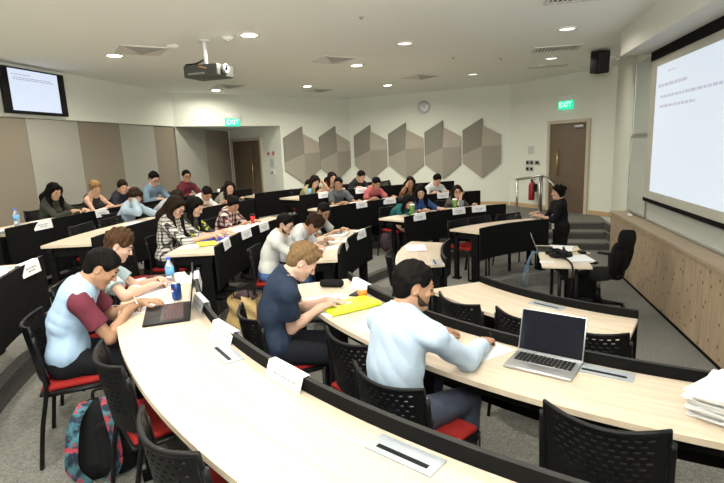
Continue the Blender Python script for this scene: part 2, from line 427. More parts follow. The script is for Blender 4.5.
# doors
def door(idx, A, B, s0, s1, z0, z1, leaf_seam=None, handle_s=None, closer=None):
    rz = wall_rot(A, B); p = along(A, B, (s0 + s1) / 2, 0.0); w = s1 - s0; h = z1 - z0
    r = empty('door_%d' % idx, (p.x, p.y, z0), rz); setp(r, kind='structure')
    fr = MB(); ft = 0.075
    fr.box((-w / 2 + ft / 2, -0.02, h / 2), (ft, 0.07, h)); fr.box((w / 2 - ft / 2, -0.02, h / 2), (ft, 0.07, h)); fr.box((0, -0.02, h - ft / 2), (w - 2 * ft, 0.07, ft))
    fr.build('door_frame', M['frame'], r)
    lw = w - 2 * ft
    if leaf_seam is None:
        MB().bevbox((0, -0.006, (h - ft) / 2), (lw - 0.01, 0.03, h - ft - 0.01), 0.003).build('door_leaf', M['door'], r)
    else:
        a0 = -lw / 2; a1 = a0 + lw * leaf_seam
        MB().bevbox(((a0 + a1) / 2, -0.006, (h - ft) / 2), (a1 - a0 - 0.008, 0.03, h - ft - 0.01), 0.003).build('door_leaf', M['door'], r)
        MB().bevbox(((a1 + lw / 2) / 2, -0.006, (h - ft) / 2), (lw / 2 - a1 - 0.008, 0.03, h - ft - 0.01), 0.003).build('door_leaf', M['door'], r)
    if handle_s is not None:
        x = handle_s - (s0 + s1) / 2
        hb = MB().tube([(x, -0.075, 0.86), (x, -0.075, 1.48)], 0.016, 10)
        for z in (0.92, 1.42): hb.tube([(x, -0.075, z), (x, -0.018, z)], 0.009, 8)
        o = hb.build('door_handle', M['brass'], r)
    if closer is not None:
        for x in closer:
            MB().bevbox((x - (s0 + s1) / 2, -0.05, h - ft - 0.09), (0.24, 0.06, 0.06), 0.006).build('door_closer', M['alu'], r)
    return r
door(1, K3, K4, 1.30, 2.48, ZT['C'], 2.58, None, 1.64, (2.22,))
door(2, XA, YA, 0.10, 1.64, 0.42, 2.55, 0.68, 1.20, None)

# ------------------------------------------------------------------ screen wall
def swbox(mb, s0, s1, d0, d1, z0, z1, mi=0):
    return mb.prism([(p.x, p.y) for p in (sw(s0, d0), sw(s1, d0), sw(s1, d1), sw(s0, d1))], z0, z1, mi)
# ledge cabinet: pine panel fronts and top
r = empty('pine_ledge_cabinet', sw(3.5, 2.28, 0)); setp(r, 'long knotty pine cabinet with ledge top under the projection screen', 'cabinet')
def child(mb, name, m, root):
    me = mb.mesh(name, m); me.transform(Matrix.Translation(-root.location)); return link_mesh(name, me, root)
for k in range(10):
    child(swbox(MB(), -2.9 + k * 1.18, -2.9 + (k + 1) * 1.18 - 0.003, 2.15, 2.19, 0.06, 0.915), 'front_panel', M['pine'], r)
child(swbox(MB(), -2.9, 8.93, 2.19, 2.41, 0.05, 0.90), 'carcass', M['pine'], r)
child(swbox(MB(), -2.9, 8.93, 2.17, 2.40, 0.0, 0.058), 'plinth', M['black'], r)
child(swbox(MB(), -2.9, 8.95, 2.125, 2.415, 0.917, 0.95), 'ledge_top', M['pinetop'], r)
child(swbox(MB(), 8.932, 8.95, 2.15, 2.41, 0.0, 0.916), 'end_panel', M['pine'], r)
# whiteboards: one upper, one lower slid to the far side, main board behind the screen
def slab(name, s0, s1, d0, d1, z0, z1, m, label, cat, group=None, frame=None):
    c = sw((s0 + s1) / 2, (d0 + d1) / 2, z0); rt = empty(name, c, 0, label, cat, group)
    child(swbox(MB(), s0, s1, d0, d1, z0, z1), 'panel', m, rt)
    if frame:
        mb = MB(); f = 0.025
        swbox(mb, s0 - f, s0, d0 - 0.008, d1, z0 - f, z1 + f); swbox(mb, s1, s1 + f, d0 - 0.008, d1, z0 - f, z1 + f)
        swbox(mb, s0, s1, d0 - 0.008, d1, z0 - f, z0); swbox(mb, s0, s1, d0 - 0.008, d1, z1, z1 + f)
        child(mb, 'frame', frame, rt)
    return rt
slab('whiteboard', 7.98, 8.88, 2.385, 2.415, 2.19, 3.24, M['board'], 'upper sliding whiteboard beside the top of the projection screen', 'whiteboard', None, M['alu'])
slab('whiteboard', 7.98, 8.85, 2.365, 2.40, 0.995, 2.13, M['board'], 'lower sliding whiteboard beside the projection screen above the ledge', 'whiteboard', None, M['alu'])
slab('whiteboard', 1.2, 7.88, 2.365, 2.41, 0.985, 1.21, M['board'], 'whiteboard strip showing below the projection screen', 'whiteboard', None, M['alu'])
# projection screen
r = empty('projection_screen', sw(5.6, 2.30, 1.2)); setp(r, 'large lit pull-down projection screen with beige border on right wall', 'screen')
S0, S1 = 3.6, 7.86
child(swbox(MB(), S0, S1, 2.30, 2.305, 1.295, 3.14), 'border', M['border'], r)
child(swbox(MB(), S0 + 0.20, 7.60, 2.292, 2.298, 1.405, 3.04), 'lit_picture', M['screen'], r)
child(swbox(MB(), S0, S1, 2.290, 2.315, 1.245, 1.295), 'weight_bar', M['black'], r)
child(swbox(MB(), S0, S1, 2.285, 2.318, 3.14, 3.268), 'black_drop', M['black'], r)
mb = MB()
for (z, a, b, h) in ((2.93, 7.18, 6.93, 0.014), (2.76, 7.50, 6.55, 0.036), (2.62, 7.40, 5.1, 0.032), (2.50, 7.40, 6.30, 0.032)):
    s = a; rnd = random.Random(int(z * 100)); mb = MB()
    while s > b:
        w = rnd.uniform(0.05, 0.16); swbox(mb, max(b, s - w), s, 2.2895, 2.2915, z, z + h); s -= w + 0.03
    child(mb, 'projected_line', M['screentext'], r)

# wall television
def on_wall(name, A, B, s, z, off, label, cat, group=None):
    p = along(A, B, s, off); return empty(name, (p.x, p.y, z), wall_rot(A, B), label, cat, group)     # local x along wall, -y into room
r = on_wall('wall_television', K0, K1, Lm + 0.48, 3.20, 0.05, 'black flat television showing a slide high on back left wall', 'television')
MB().bevbox((0, -0.03, 0), (1.22, 0.06, 0.67), 0.008).build('casing', M['plastic'], r)
MB().box((-0.02, -0.062, 0.01), (0.95, 0.004, 0.60)).build('lit_screen', M['tv'], r)
mb = MB(); rnd = random.Random(3)
for z, w in ((0.235, 0.30), (0.19, 0.72), (0.165, 0.78)):
    x = -0.44 + (0.02 if w > .5 else 0)
    while x < -0.44 + w:
        q = rnd.uniform(0.03, 0.09); mb.box((x + q / 2, -0.0645, z), (q, 0.002, 0.011)); x += q + 0.014
mb.build('slide_text', M['tvtext'], r)
MB().box((0, 0.02, -0.1), (0.4, 0.10, 0.3)).build('bracket', M['tube'], r)

# felt hexagon panels on the far walls
hexspec = [(K1, K2, 2.92, 4.10), (K1, K2, 4.11, 5.22), (K2, K3, 0.15, 1.21), (K2, K3, 1.26, 2.33), (K2, K3, 2.37, 3.41), (K2, K3, 3.46, 4.49)]
hl = ['leftmost, nearest the rear door', 'second from the left', 'third from the left', 'third from right, left of clock', 'second from the right, below the clock', 'rightmost, nearest the stair door']
for i, (A, B, s0, s1) in enumerate(hexspec):
    w = s1 - s0; c = 0.52 * w
    r = on_wall('acoustic_panel', A, B, s0, 2.0, 0.012, 'folded grey felt hexagon acoustic panel on far wall, ' + hl[i], 'wall panel', 'felt hexagon panels on the far wall')
    L, C_, R_ = 0.0, c, w
    F = lambda x, z, y: (x, -y, z)
    def facet(pts, name, m):
        n = len(pts); vs = [(x, -y, z) for x, z, y in pts] + [(x, 0.0, z) for x, z, y in pts]
        MB().add(vs, [tuple(range(n))] + [tuple(range(2 * n - 1, n - 1, -1))] + [(k, (k + 1) % n, n + (k + 1) % n, n + k) for k in range(n)]).build(name, m, r)
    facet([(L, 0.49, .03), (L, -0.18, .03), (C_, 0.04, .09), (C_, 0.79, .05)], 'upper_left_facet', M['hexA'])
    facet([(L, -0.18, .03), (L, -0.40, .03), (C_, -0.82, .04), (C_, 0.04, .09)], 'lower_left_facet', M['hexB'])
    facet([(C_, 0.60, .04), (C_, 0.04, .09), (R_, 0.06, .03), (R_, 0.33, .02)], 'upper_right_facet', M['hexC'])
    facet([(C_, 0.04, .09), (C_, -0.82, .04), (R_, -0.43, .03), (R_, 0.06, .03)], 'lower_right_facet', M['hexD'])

# wall clock
r = on_wall('wall_clock', K2, K3, 2.36, 3.19, 0.0, 'round white wall clock with grey rim above the felt panels', 'clock')
RX = Matrix.Rotation(rad(90), 3, 'X')
MB().lathe([(0.0, 0.0), (0.175, 0.0), (0.175, 0.04), (0.150, 0.045), (0.150, 0.03)], 36, M3=RX).build('rim', M['alu'], r)
MB().lathe([(0.152, 0.028), (0.0, 0.0285)], 36, M3=RX).build('dial', M['white'], r)
mb = MB()
for k in range(12):
    a_ = k * math.pi / 6; MB().box((0.125 * math.sin(a_), -0.031, 0.125 * math.cos(a_)), (0.014, 0.003, 0.034), Matrix.Rotation(a_, 3, 'Y')).build('hour_mark', M['black'], r)
MB().box((0.028, -0.034, 0.016), (0.066, 0.003, 0.012), Matrix.Rotation(rad(-30), 3, 'Y')).build('hour_hand', M['black'], r)
MB().box((0.045, -0.037, -0.026), (0.105, 0.003, 0.008), Matrix.Rotation(rad(30), 3, 'Y')).build('minute_hand', M['black'], r)

# EXIT signs
def exit_sign(A, B, s, z, label):
    r = on_wall('exit_sign', A, B, s, z, 0.0, label, 'exit sign', 'green exit signs')
    MB().bevbox((0, -0.035, 0.15), (0.40, 0.07, 0.11), 0.006).build('housing', M['white'], r)
    MB().box((0, -0.035, 0.0), (0.40, 0.022, 0.20)).build('lit_panel', M['exitg'], r)
    me = text_mesh('EXIT', 0.17, 0.002); me.transform(Matrix.Rotation(rad(90), 4, 'X')); me.materials.append(M['exitw'])
    link_mesh('lettering', me, r, (), (0, -0.049, 0))
exit_sign(K3, K4, 1.80, 2.92, 'green lit EXIT sign above the wooden door beside the stair')
exit_sign(K1, K2, 1.47, 2.91, 'green lit EXIT sign on the bulkhead before the rear door')

# small wall fittings
r = on_wall('switch_panel', K3, K4, 0.80, 1.52, 0.0, 'cluster of dark wall switches left of the stair door', 'switch')
for (x, z, w) in ((-0.16, 0.07, 0.12), (-0.02, 0.07, 0.12), (0.16, 0.07, 0.16), (-0.16, -0.09, 0.12), (-0.02, -0.09, 0.12)):
    f = MB().bevbox((x, -0.006, z), (w, 0.012, 0.12), 0.003).build('face_plate', M['alu'], r)
    MB().bevbox((x, -0.014, z), (w * 0.6, 0.006, 0.06), 0.002).build('rocker', M['plastic'], f)
r = on_wall('wall_notice', K3, K4, 0.74, 1.90, 0.0, 'small pale notice plate above the switches by the stair door', 'sign')
MB().box((0, -0.004, 0), (0.20, 0.008, 0.20)).build('plate', mat('notice_grey', (0.52, 0.52, 0.50), 0.5), r)
for k in range(2):
    rr = on_wall('prohibition_sign', XA, YA, 1.92 + 0.22 * k, 2.08, 0.0, ('left' if k == 0 else 'right') + ' one of two small round prohibition signs beside the rear door', 'sign', 'prohibition signs by the rear door')
    MB().box((0, -0.003, 0), (0.15, 0.006, 0.15)).build('plate', M['white'], rr)
    ringm = MB().tube([(0.052 * math.cos(t * math.pi / 12), -0.008, 0.052 * math.sin(t * math.pi / 12)) for t in range(24)], 0.009, 6, closed=True)
    ringm.tube([(-0.037, -0.008, 0.037), (0.037, -0.008, -0.037)], 0.007, 6)
    ringm.build('red_ring', M['redp'], rr)
    MB().bevbox((0, -0.007, 0), (0.05, 0.004, 0.04), 0.001).build('pictogram', M['plastic'], rr)
r = on_wall('wall_notice', XA, YA, 2.05, 1.82, 0.0, 'small pale notice between the round signs and the thermostat', 'sign')
MB().box((0, -0.004, 0), (0.18, 0.008, 0.22)).build('plate', mat('notice_blue', (0.50, 0.54, 0.55), 0.5), r)
r = on_wall('thermostat', XA, YA, 2.05, 1.55, 0.0, 'small white thermostat with dark dot beside the rear door', 'thermostat')
MB().bevbox((0, -0.012, 0), (0.24, 0.024, 0.13), 0.005).build('casing', M['white'], r)
MB().lathe([(0.03, 0.024), (0.03, 0.03), (0, 0.031)], 16, (-0.0, 0, 0), M3=RX).build('dial', M['plastic'], r)
r = on_wall('fire_extinguisher', K3, K4, 0.95, 0.66, 0.165, 'red fire extinguisher hanging on the wall behind the steel handrail', 'extinguisher')
MB().lathe([(0.0, 0.0), (0.072, 0.0), (0.078, 0.02), (0.078, 0.36), (0.055, 0.42), (0.025, 0.45), (0.022, 0.47), (0, 0.47)], 20).build('cylinder', M['extred'], r)
MB().bevbox((0, 0, 0.49), (0.05, 0.05, 0.04), 0.005).bevbox((0.05, 0, 0.53), (0.14, 0.02, 0.018), 0.004).build('valve_handle', M['plastic'], r)
MB().tube(catmull([(0.03, 0, 0.48), (0.10, -0.01, 0.42), (0.10, -0.02, 0.25), (0.095, -0.02, 0.12)]), 0.012, 8).build('hose', M['plastic'], r)
MB().box((0, 0.12, 0.3), (0.06, 0.085, 0.2)).build('wall_bracket', M['tube'], r)
# handrail on the landing
P1_ = Vector((3.655, 11.62, ZT['C'])); P2_ = Vector((4.40, 12.10, ZT['C']))
r = empty('stair_handrail', P1_); setp(r, 'brushed steel handrail on two posts at the stair landing', 'handrail')
dv = P2_ - P1_
top = [(0, 0, 0.84), tuple(dv + Vector((0, 0, 0.87))), tuple(dv + Vector((0.06, -0.2, 0.82))), tuple(dv + Vector((0.14, -0.62, 0.60)))]
MB().tube([(-0.03, -0.02, 0.84)] + [Vector(t) for t in top], 0.03, 10).build('rail', M['steel'], r)
for q, nm in ((Vector((0, 0, 0)), 'post'), (dv * 0.93, 'post'), (dv, 'post')):
    MB().tube([q, q + Vector((0, 0, 0.85))], 0.027, 10).lathe([(0.06, 0), (0.06, 0.012), (0.0, 0.012)], 16, q).build(nm, M['steel'], r)

# ------------------------------------------------------------------ ceiling fittings
LIT = [(-3.43, 7.55, 1, 'beside the square vent, nearest the television'), (-1.30, 6.62, 1, 'nearest the camera, right of the projector mount'), (-3.25, 12.1, 1, 'farthest left, behind the projector'), (-1.12, 12.08, 1, 'above the first felt panel'),
       (0.04, 9.34, 1, 'right of the square vent in mid ceiling'), (0.78, 12.54, 1, 'farthest back before the felt panels'), (0.73, 7.56, 0, 'dimmed, in the middle of the ceiling'), (2.85, 7.04, 0, 'dimmed, nearest the screen soffit'), (3.57, 9.48, 0, 'dimmed, between slot vent and flat hatch'), (2.53, 11.2, 0, 'dimmed, near the clock wall')]
FILL_LAMPS = [(-3.9, 3.2, 1, ''), (-1.7, 2.2, 1, ''), (0.9, 3.3, 1, ''), (-3.6, -0.8, 1, ''), (-0.6, -1.4, 1, ''), (-5.2, 0.8, 1, ''), (-1.9, 4.4, 1, ''), (-4.9, 5.2, 1, '')]  # unseen lamps added to brighten the near rows
for (x, y, on, where) in LIT + FILL_LAMPS:
    z = CEIL
    r = empty('ceiling_downlight', (x, y, z)); lab = 'round recessed ceiling downlight ' + where if where else 'unseen ceiling downlight added as fill light above the near rows'
    setp(r, lab, 'ceiling light', 'recessed downlights')
    MB().lathe([(0.135, 0.0), (0.135, -0.012), (0.105, -0.016), (0.10, -0.002)], 28).build('trim_ring', M['trim'], r)
    MB().lathe([(0.102, -0.006), (0.0, -0.006)], 28).build('lens', M['lamp'] if on else M['lampdim'], r)
    hid = where == ''
    area_light('downlight_lamp', (x, y, z - 0.03), 0.18, ((FILL_W if hid else LAMP_W) if on else 16) * (0.45 if (x, y) == (-3.25, 12.1) else 1), (1.0, 0.945, 0.82), 165)
VT = [(-2.93, 7.28, 'sq', 'square four-way air diffuser in ceiling near the television'), (-0.37, 8.67, 'sq', 'square four-way air diffuser in mid ceiling left of a bright lamp'), (1.41, 11.3, 'sq', 'small square air diffuser in ceiling far back near the clock'),
      (-2.8, 11.5, 'sq', 'square air diffuser in ceiling behind the projector'), (-0.94, 13.0, 'sq', 'square air diffuser in ceiling closest to the felt panels'),
      (3.28, 8.5, 'slot', 'slotted air return grille in ceiling near the black loudspeaker'), (2.36, 5.45, 'slot', 'slotted air return grille in ceiling at the top edge by the screen'), (3.87, 10.46, 'flat', 'flat closed ceiling hatch near the stair door')]
for (x, y, ty, lab) in VT:
    r = empty('ceiling_vent', (x, y, CEIL), rad(-13) if ty != 'sq' else rad(32), lab, 'air vent', 'ceiling air vents')
    if ty == 'sq':
        MB().box((0, 0, -0.006), (0.60, 0.60, 0.012)).build('frame', M['vent'], r)
        for k in range(4):
            a_ = k * math.pi / 2; rot = Matrix.Rotation(a_, 3, 'Z')
            pts = [rot @ Vector(p) for p in ((-0.27, -0.27, -0.014), (0.27, -0.27, -0.014), (0.02, -0.02, -0.055), (-0.02, -0.02, -0.055))]
            pts2 = [p + Vector((0, 0, 0.004)) for p in pts]
            MB().add([tuple(p) for p in pts + pts2], [(0, 1, 2, 3), (7, 6, 5, 4), (0, 4, 5, 1), (1, 5, 6, 2), (2, 6, 7, 3), (3, 7, 4, 0)]).build('louvre', M['vent'] if k % 2 else mat('vent_metal_shaded', (0.36, 0.36, 0.33), 0.7), r)  # alternate louvre faces get a darker copy, shade put into the colour
    elif ty == 'slot':
        f = MB()
        f.box((0, 0.22, -0.008), (0.72, 0.05, 0.016)); f.box((0, -0.22, -0.008), (0.72, 0.05, 0.016)); f.box((-0.335, 0, -0.008), (0.05, 0.39, 0.016)); f.box((0.335, 0, -0.008), (0.05, 0.39, 0.016))
        f.build('frame', M['vent'], r)
        MB().box((0, 0, -0.002), (0.62, 0.39, 0.004)).build('dark_backing', M['ventdark'], r)
        for k in range(12): MB().box((-0.28 + k * 0.051, 0, -0.011), (0.022, 0.39, 0.012), Matrix.Rotation(rad(25), 3, 'Y')).build('slat', M['vent'], r)
    else:
        MB().bevbox((0, 0, -0.006), (0.75, 0.40, 0.012), 0.003).build('panel', M['vent'], r)
for (x, y, lab) in ((-2.41, 7.05, 'white round smoke detector on ceiling left of the projector'), (-1.59, 6.71, 'white round smoke detector on ceiling right of the projector mount')):
    r = empty('smoke_detector', (x, y, CEIL), 0, lab, 'smoke detector', 'ceiling smoke detectors')
    MB().lathe([(0.075, 0), (0.075, -0.02), (0.055, -0.038), (0, -0.04)], 22).build('housing', M['white'], r)
    MB().lathe([(0.02, -0.038), (0.018, -0.05), (0, -0.05)], 12).build('sensor', M['white'], r)
for (x, y, w_) in ((-2.3, 9.6, 'behind the projector'), (1.7, 9.0, 'between two dim lamps'), (0.1, 6.0, 'ahead of the projector'), (2.6, 9.3, 'near the slotted grille')):
    MBs = MB().lathe([(0.03, 0), (0.03, -0.006), (0.012, -0.01), (0.012, -0.028), (0, -0.03)], 12)
    setp(MBs.build('ceiling_sprinkler', M['alu'], None, (x, y, CEIL)), 'tiny metal sprinkler head on ceiling ' + w_, 'sprinkler', 'ceiling sprinklers')

# projector on its pole
r = empty('ceiling_projector', (-1.90, 6.82, 3.20), rad(-17), 'dark grey projector hanging from ceiling on a white pole', 'projector')
MB().bevbox((0, 0, 0), (0.50, 0.40, 0.15), 0.02).build('body', mat('projector_grey', (0.045, 0.048, 0.042), 0.5), r)
MB().tube([(-0.03, 0.0, 0.075), (-0.03, 0.0, CEIL - 3.2)], 0.026, 12).build('pole', M['white'], r)
MB().lathe([(0.07, 0.0), (0.07, 0.02), (0, 0.02)], 16, (-0.03, 0, CEIL - 3.222)).build('ceiling_plate', M['white'], r)
ly = MB().lathe([(0.062, 0.0), (0.062, 0.05), (0.048, 0.055), (0.044, 0.03), (0, 0.028)], 22, (0.252, -0.06, 0.015), M3=Matrix.Rotation(rad(90), 3, 'Y'))
ly.build('lens', mat('lens_ring', (0.35, 0.35, 0.35), 0.25, 0.6), r)
MB().ball((0.285, -0.06, 0.015), (0.02, 0.04, 0.04)).build('lens_glass', M['dark'], r)
mb = MB()
for k in range(7): mb.box((-0.16 + k * 0.035, -0.203, -0.035), (0.022, 0.008, 0.02))
mb.build('port', mat('port_grey', (0.25, 0.25, 0.25), 0.5), r)
MB().tube(catmull([(-0.05, 0.0, 0.16), (-0.12, -0.10, 0.10), (-0.22, -0.14, 0.09), (-0.23, -0.16, 0.08)]), 0.014, 8).build('cable', M['plastic'], r)
MB().tube(catmull([(-0.08, -0.17, 0.07), (0.02, -0.206, 0.04), (0.10, -0.206, 0.02)]), 0.008, 8).build('cable', mat('copper_cable', (0.45, 0.22, 0.10), 0.5), r)
MB().lathe([(0.035, 0), (0.035, 0.025), (0, 0.028)], 14, (0.07, -0.02, 0.075)).build('focus_knob', M['plastic'], r)

# loudspeaker on bracket near the screen
p = along(K4, K5, 0.62, 0.0)
r = empty('wall_loudspeaker', (4.13, 8.80, 3.40), rad(12), 'black loudspeaker tilted down on a white bracket above the stair', 'loudspeaker')
rot = Matrix.Rotation(rad(10), 3, 'X') @ Matrix.Rotation(rad(-6), 3, 'Y')
MB().bevbox((0, 0, 0), (0.22, 0.22, 0.36), 0.018, rot).build('cabinet', M['plastic'], r)
MB().bevbox(tuple(rot @ Vector((0, -0.115, 0))), (0.195, 0.02, 0.33), 0.006, rot).build('grille', M['grille'], r)
MB().bevbox((0.20, 0.06, 0.05), (0.05, 0.09, 0.28), 0.006).build('bracket_plate', M['white'], r)
MB().tube([(0.09, 0.05, 0.0), (0.18, 0.06, 0.0)], 0.022, 8).build('bracket_arm', M['plastic'], r)
MB().tube([(0.22, 0.06, 0.10), (0.40, 0.06, 0.10)], 0.02, 8).bevbox((0.405, 0.06, 0.10), (0.02, 0.10, 0.12), 0.004).build('wall_arm', M['white'], r)

# ------------------------------------------------------------------ desks
ROWLOW = {'A': 'A', 'B': 'A', 'C': 'B', 'D': 'C', 'E': 'D'}
def desk(row, a0, a1, label, plates=(), nsup=None, R=None, inset=0.06):
    R = R or RI[row]; zf = ZT[row]; zlow = ZT[ROWLOW[row]]
    r = empty('curved_desk', (CX, CY, zf), 0, label, 'desk', 'curved lecture desks')
    n = max(8, int((a1 - a0) / 1.2))
    def sector(r0, r1, z0, z1, b0=a0, b1=a1, mats=None, corner=0.0):
        mb = MB(); vs = []
        for zz in (z0, z1):
            for i in range(n + 1):
                an = rad(b0 + (b1 - b0) * i / n)
                vs.append((r0 * math.cos(an), r0 * math.sin(an), zz)); vs.append((r1 * math.cos(an), r1 * math.sin(an), zz))
        T = 2 * (n + 1)
        for i in range(n):
            k = 2 * i
            mb.add(vs, [(T + k, T + k + 1, T + k + 3, T + k + 2)], mi=0)
            mb.add(vs, [(k, k + 2, k + 3, k + 1)], mi=1)
            mb.add(vs, [(k, T + k, T + k + 2, k + 2)], mi=1); mb.add(vs, [(k + 1, k + 3, T + k + 3, T + k + 1)], mi=1)
        mb.add(vs, [(0, 1, T + 1, T)], mi=1); k = 2 * n; mb.add(vs, [(k, T + k, T + k + 1, k + 1)], mi=1)
        return mb
    sector(R, R + DW, 0.712, 0.74).build('desktop', [M['desk'], M['band']], r)
    sector(R - 0.024, R, 0.14 if row == 'E' else 0.34, 0.80).build('modesty_panel', [M['grey'], M['black']], r)
    sector(R + 0.03, R + 0.06, 0.62, 0.711).build('front_rail', [M['black'], M['black']], r)
    sector(R + 0.40, R + 0.44, 0.65, 0.711).build('rear_rail', [M['black'], M['black']], r)
    da = inset / R * 57.3
    L = (a1 - a0) * R / 57.3
    ns = nsup or max(2, int(round(L / 1.7)) + 1)
    for i in range(ns):
        an = a0 + da + (a1 - a0 - 2 * da) * i / (ns - 1); rot = Matrix.Rotation(rad(an), 3, 'Z')
        def post(rc, wr, zb):
            zb -= zf
            MB().box(tuple(rot @ Vector((rc, 0, (0.618 + zb) / 2))), (wr, 0.05, 0.618 - zb), rot).box(tuple(rot @ Vector((rc, 0, zb + 0.012))), (wr + 0.05, 0.09, 0.022), rot).build('leg', M['black'], r)
        post(R + 0.10, 0.11, zlow if row != 'A' else zf); post(R + 0.43, 0.06, zf)
        MB().box(tuple(rot @ Vector((R + 0.25, 0, 0.66))), (0.36, 0.04, 0.09), rot).build('cross_rail', M['black'], r)
    for an in plates:
        rot = Matrix.Rotation(rad(an), 3, 'Z')
        pl_ = MB().box(tuple(rot @ Vector((R + 0.072, 0, 0.7425))), (0.10, 0.26, 0.005), rot).build('power_outlet_plate', M['silver'], r)
        MB().box(tuple(rot @ Vector((R + 0.088, 0, 0.7455))), (0.018, 0.20, 0.003), rot).build('cable_slot', M['plastic'], pl_)
    return r
desk('A', -160, -125.5, 'near wood-topped curved desk of the innermost row beside the pine cabinet', (-140.3,))
desk('A', 153.8, 181.8, 'short curved desk of the innermost row holding loose papers', (179.3,), R=2.36)
desk('A', 100, 133.2, 'empty curved desk of the innermost row behind the presenter table')
desk('B', -164.7, -111, 'near curved desk of the second row with silver laptop on it', (-125.6, -152.6))
desk('B', 153, 182.5, 'middle curved desk of second row where a man in white shirt sits')
desk('B', 102, 137.6, 'far curved desk of the second row with green tumblers on it', inset=0.24)
desk('C', -167, -114, 'nearest large curved desk with black laptop and drink can', (-130.3, -144.9))
desk('C', 151.8, 181.8, 'middle curved desk of third row with blue and yellow papers')
desk('C', 100.5, 141.8, 'far curved desk of the third row before the felt panels')
desk('D', -170, -150, 'curved desk at left edge with one name card, fourth row', R=5.99)
desk('D', 147.5, 182, 'middle curved desk of the fourth row with empty end')
desk('D', 103, 140.8, 'far curved desk of the fourth row nearest the felt panels', R=5.50)
desk('D', 116, 140.6, 'empty far desk end left of the fourth row women, before the rear door', R=6.72)
desk('E', 139, 178.4, 'rearmost long curved desk with water bottle, before striped wall')
desk('E', 179.3, 196, 'rearmost curved desk at left edge with white papers')
# ------------------------------------------------------------------ stacking chair
def slotted_back():
    nx, nz = 42, 40; Wd, H = 0.43, 0.345; mb = MB(); th = 0.006
    def P(u, v):
        x = (u - 0.5) * Wd * (1.0 - 0.05 * (1 - v)); y = -0.070 * (1 - (2 * u - 1) ** 2) - 0.045 * v + 0.02; z = 0.485 + v * H - 0.022 * (1 - (2 * u - 1) ** 2) * v
        return Vector((x, -0.19 + y, z))
    solid = {}
    for i in range(nx):
        for j in range(nz):
            hole = 4 <= i <= nx - 5 and 12 <= j <= nz - 4 and j % 3 == 0 and ((i + (j // 3) * 2) % 4) in (0, 1)
            solid[i, j] = not hole
    vid = {}; vs = []
    def V(i, j, b):
        k = (i, j, b)
        if k not in vid:
            p = P(i / nx, j / nz); vid[k] = len(vs); vs.append(p + Vector((0, -th if b else th, 0)))
        return vid[k]
    fs = []
    for (i, j), s in solid.items():
        if not s: continue
        fs.append((V(i, j, 1), V(i + 1, j, 1), V(i + 1, j + 1, 1), V(i, j + 1, 1)))
        fs.append((V(i, j, 0), V(i, j + 1, 0), V(i + 1, j + 1, 0), V(i + 1, j, 0)))
        for di, dj, a, b in ((-1, 0, (i, j), (i, j + 1)), (1, 0, (i + 1, j + 1), (i + 1, j)), (0, -1, (i + 1, j), (i, j)), (0, 1, (i, j + 1), (i + 1, j + 1))):
            if not solid.get((i + di, j + dj), False):
                fs.append((V(*a, 0), V(*b, 0), V(*b, 1), V(*a, 1)))
    mb.add(vs, fs)
    # thickened rim
    rim = [P(0, 0)] + [P(0, k / 8) for k in range(1, 9)] + [P(k / 10, 1) for k in range(1, 11)] + [P(1, 1 - k / 8) for k in range(1, 9)]
    mb.tube(rim, 0.011, 8)
    return mb.mesh('chair_back', M['plastic'])
def chair_proto():
    d = {}
    d['back'] = slotted_back()
    s = MB(); s.bevbox((0, 0.0, 0.455), (0.43, 0.42, 0.035), 0.016); d['seat'] = s.mesh('chair_seat', M['red'])
    s = MB(); s.bevbox((0, 0.0, 0.431), (0.45, 0.44, 0.018), 0.007); d['shell'] = s.mesh('chair_shell', M['plastic'])
    f = MB()
    for x in (-0.225, 0.225):
        f.tube([(x, 0.19, 0.425), (x * 0.99, -0.19, 0.425)], 0.012, 8)
    f.tube([(-0.225, 0.0, 0.416), (0.225, 0.0, 0.416)], 0.010, 8); d['frame'] = f.mesh('chair_frame', M['tube'])
    for n, x in (('rl', -0.232), ('rr', 0.232)):
        d[n] = MB().tube(catmull([(x * 1.06, -0.262, 0.0), (x * 1.02, -0.225, 0.25), (x * 0.985, -0.182, 0.46), (x * 0.985, -0.186, 0.62), (x * 0.98, -0.203, 0.78)], 4), [0.0125] * 17, 9).mesh('chair_leg', M['tube'])
    for n, x in (('fl', -0.225), ('fr', 0.225)):
        d[n] = MB().tube([(x * 1.02, 0.20, 0.0), (x, 0.19, 0.43)], 0.0125, 9).mesh('chair_leg', M['tube'])
    return d
CH = chair_proto()
def chair(R, ang, row, label, turn=0.0, group='black slotted chairs with red seats'):
    p = pol(R, ang, ZT[row])
    r = empty('stacking_chair', p, rad(ang + 90 + turn), label, 'chair', group)
    for nm, k in (('seat', 'seat'), ('seat_shell', 'shell'), ('backrest', 'back'), ('frame', 'frame'), ('leg', 'rl'), ('leg', 'rr'), ('leg', 'fl'), ('leg', 'fr')):
        link_mesh(nm, CH[k], r)
    return r

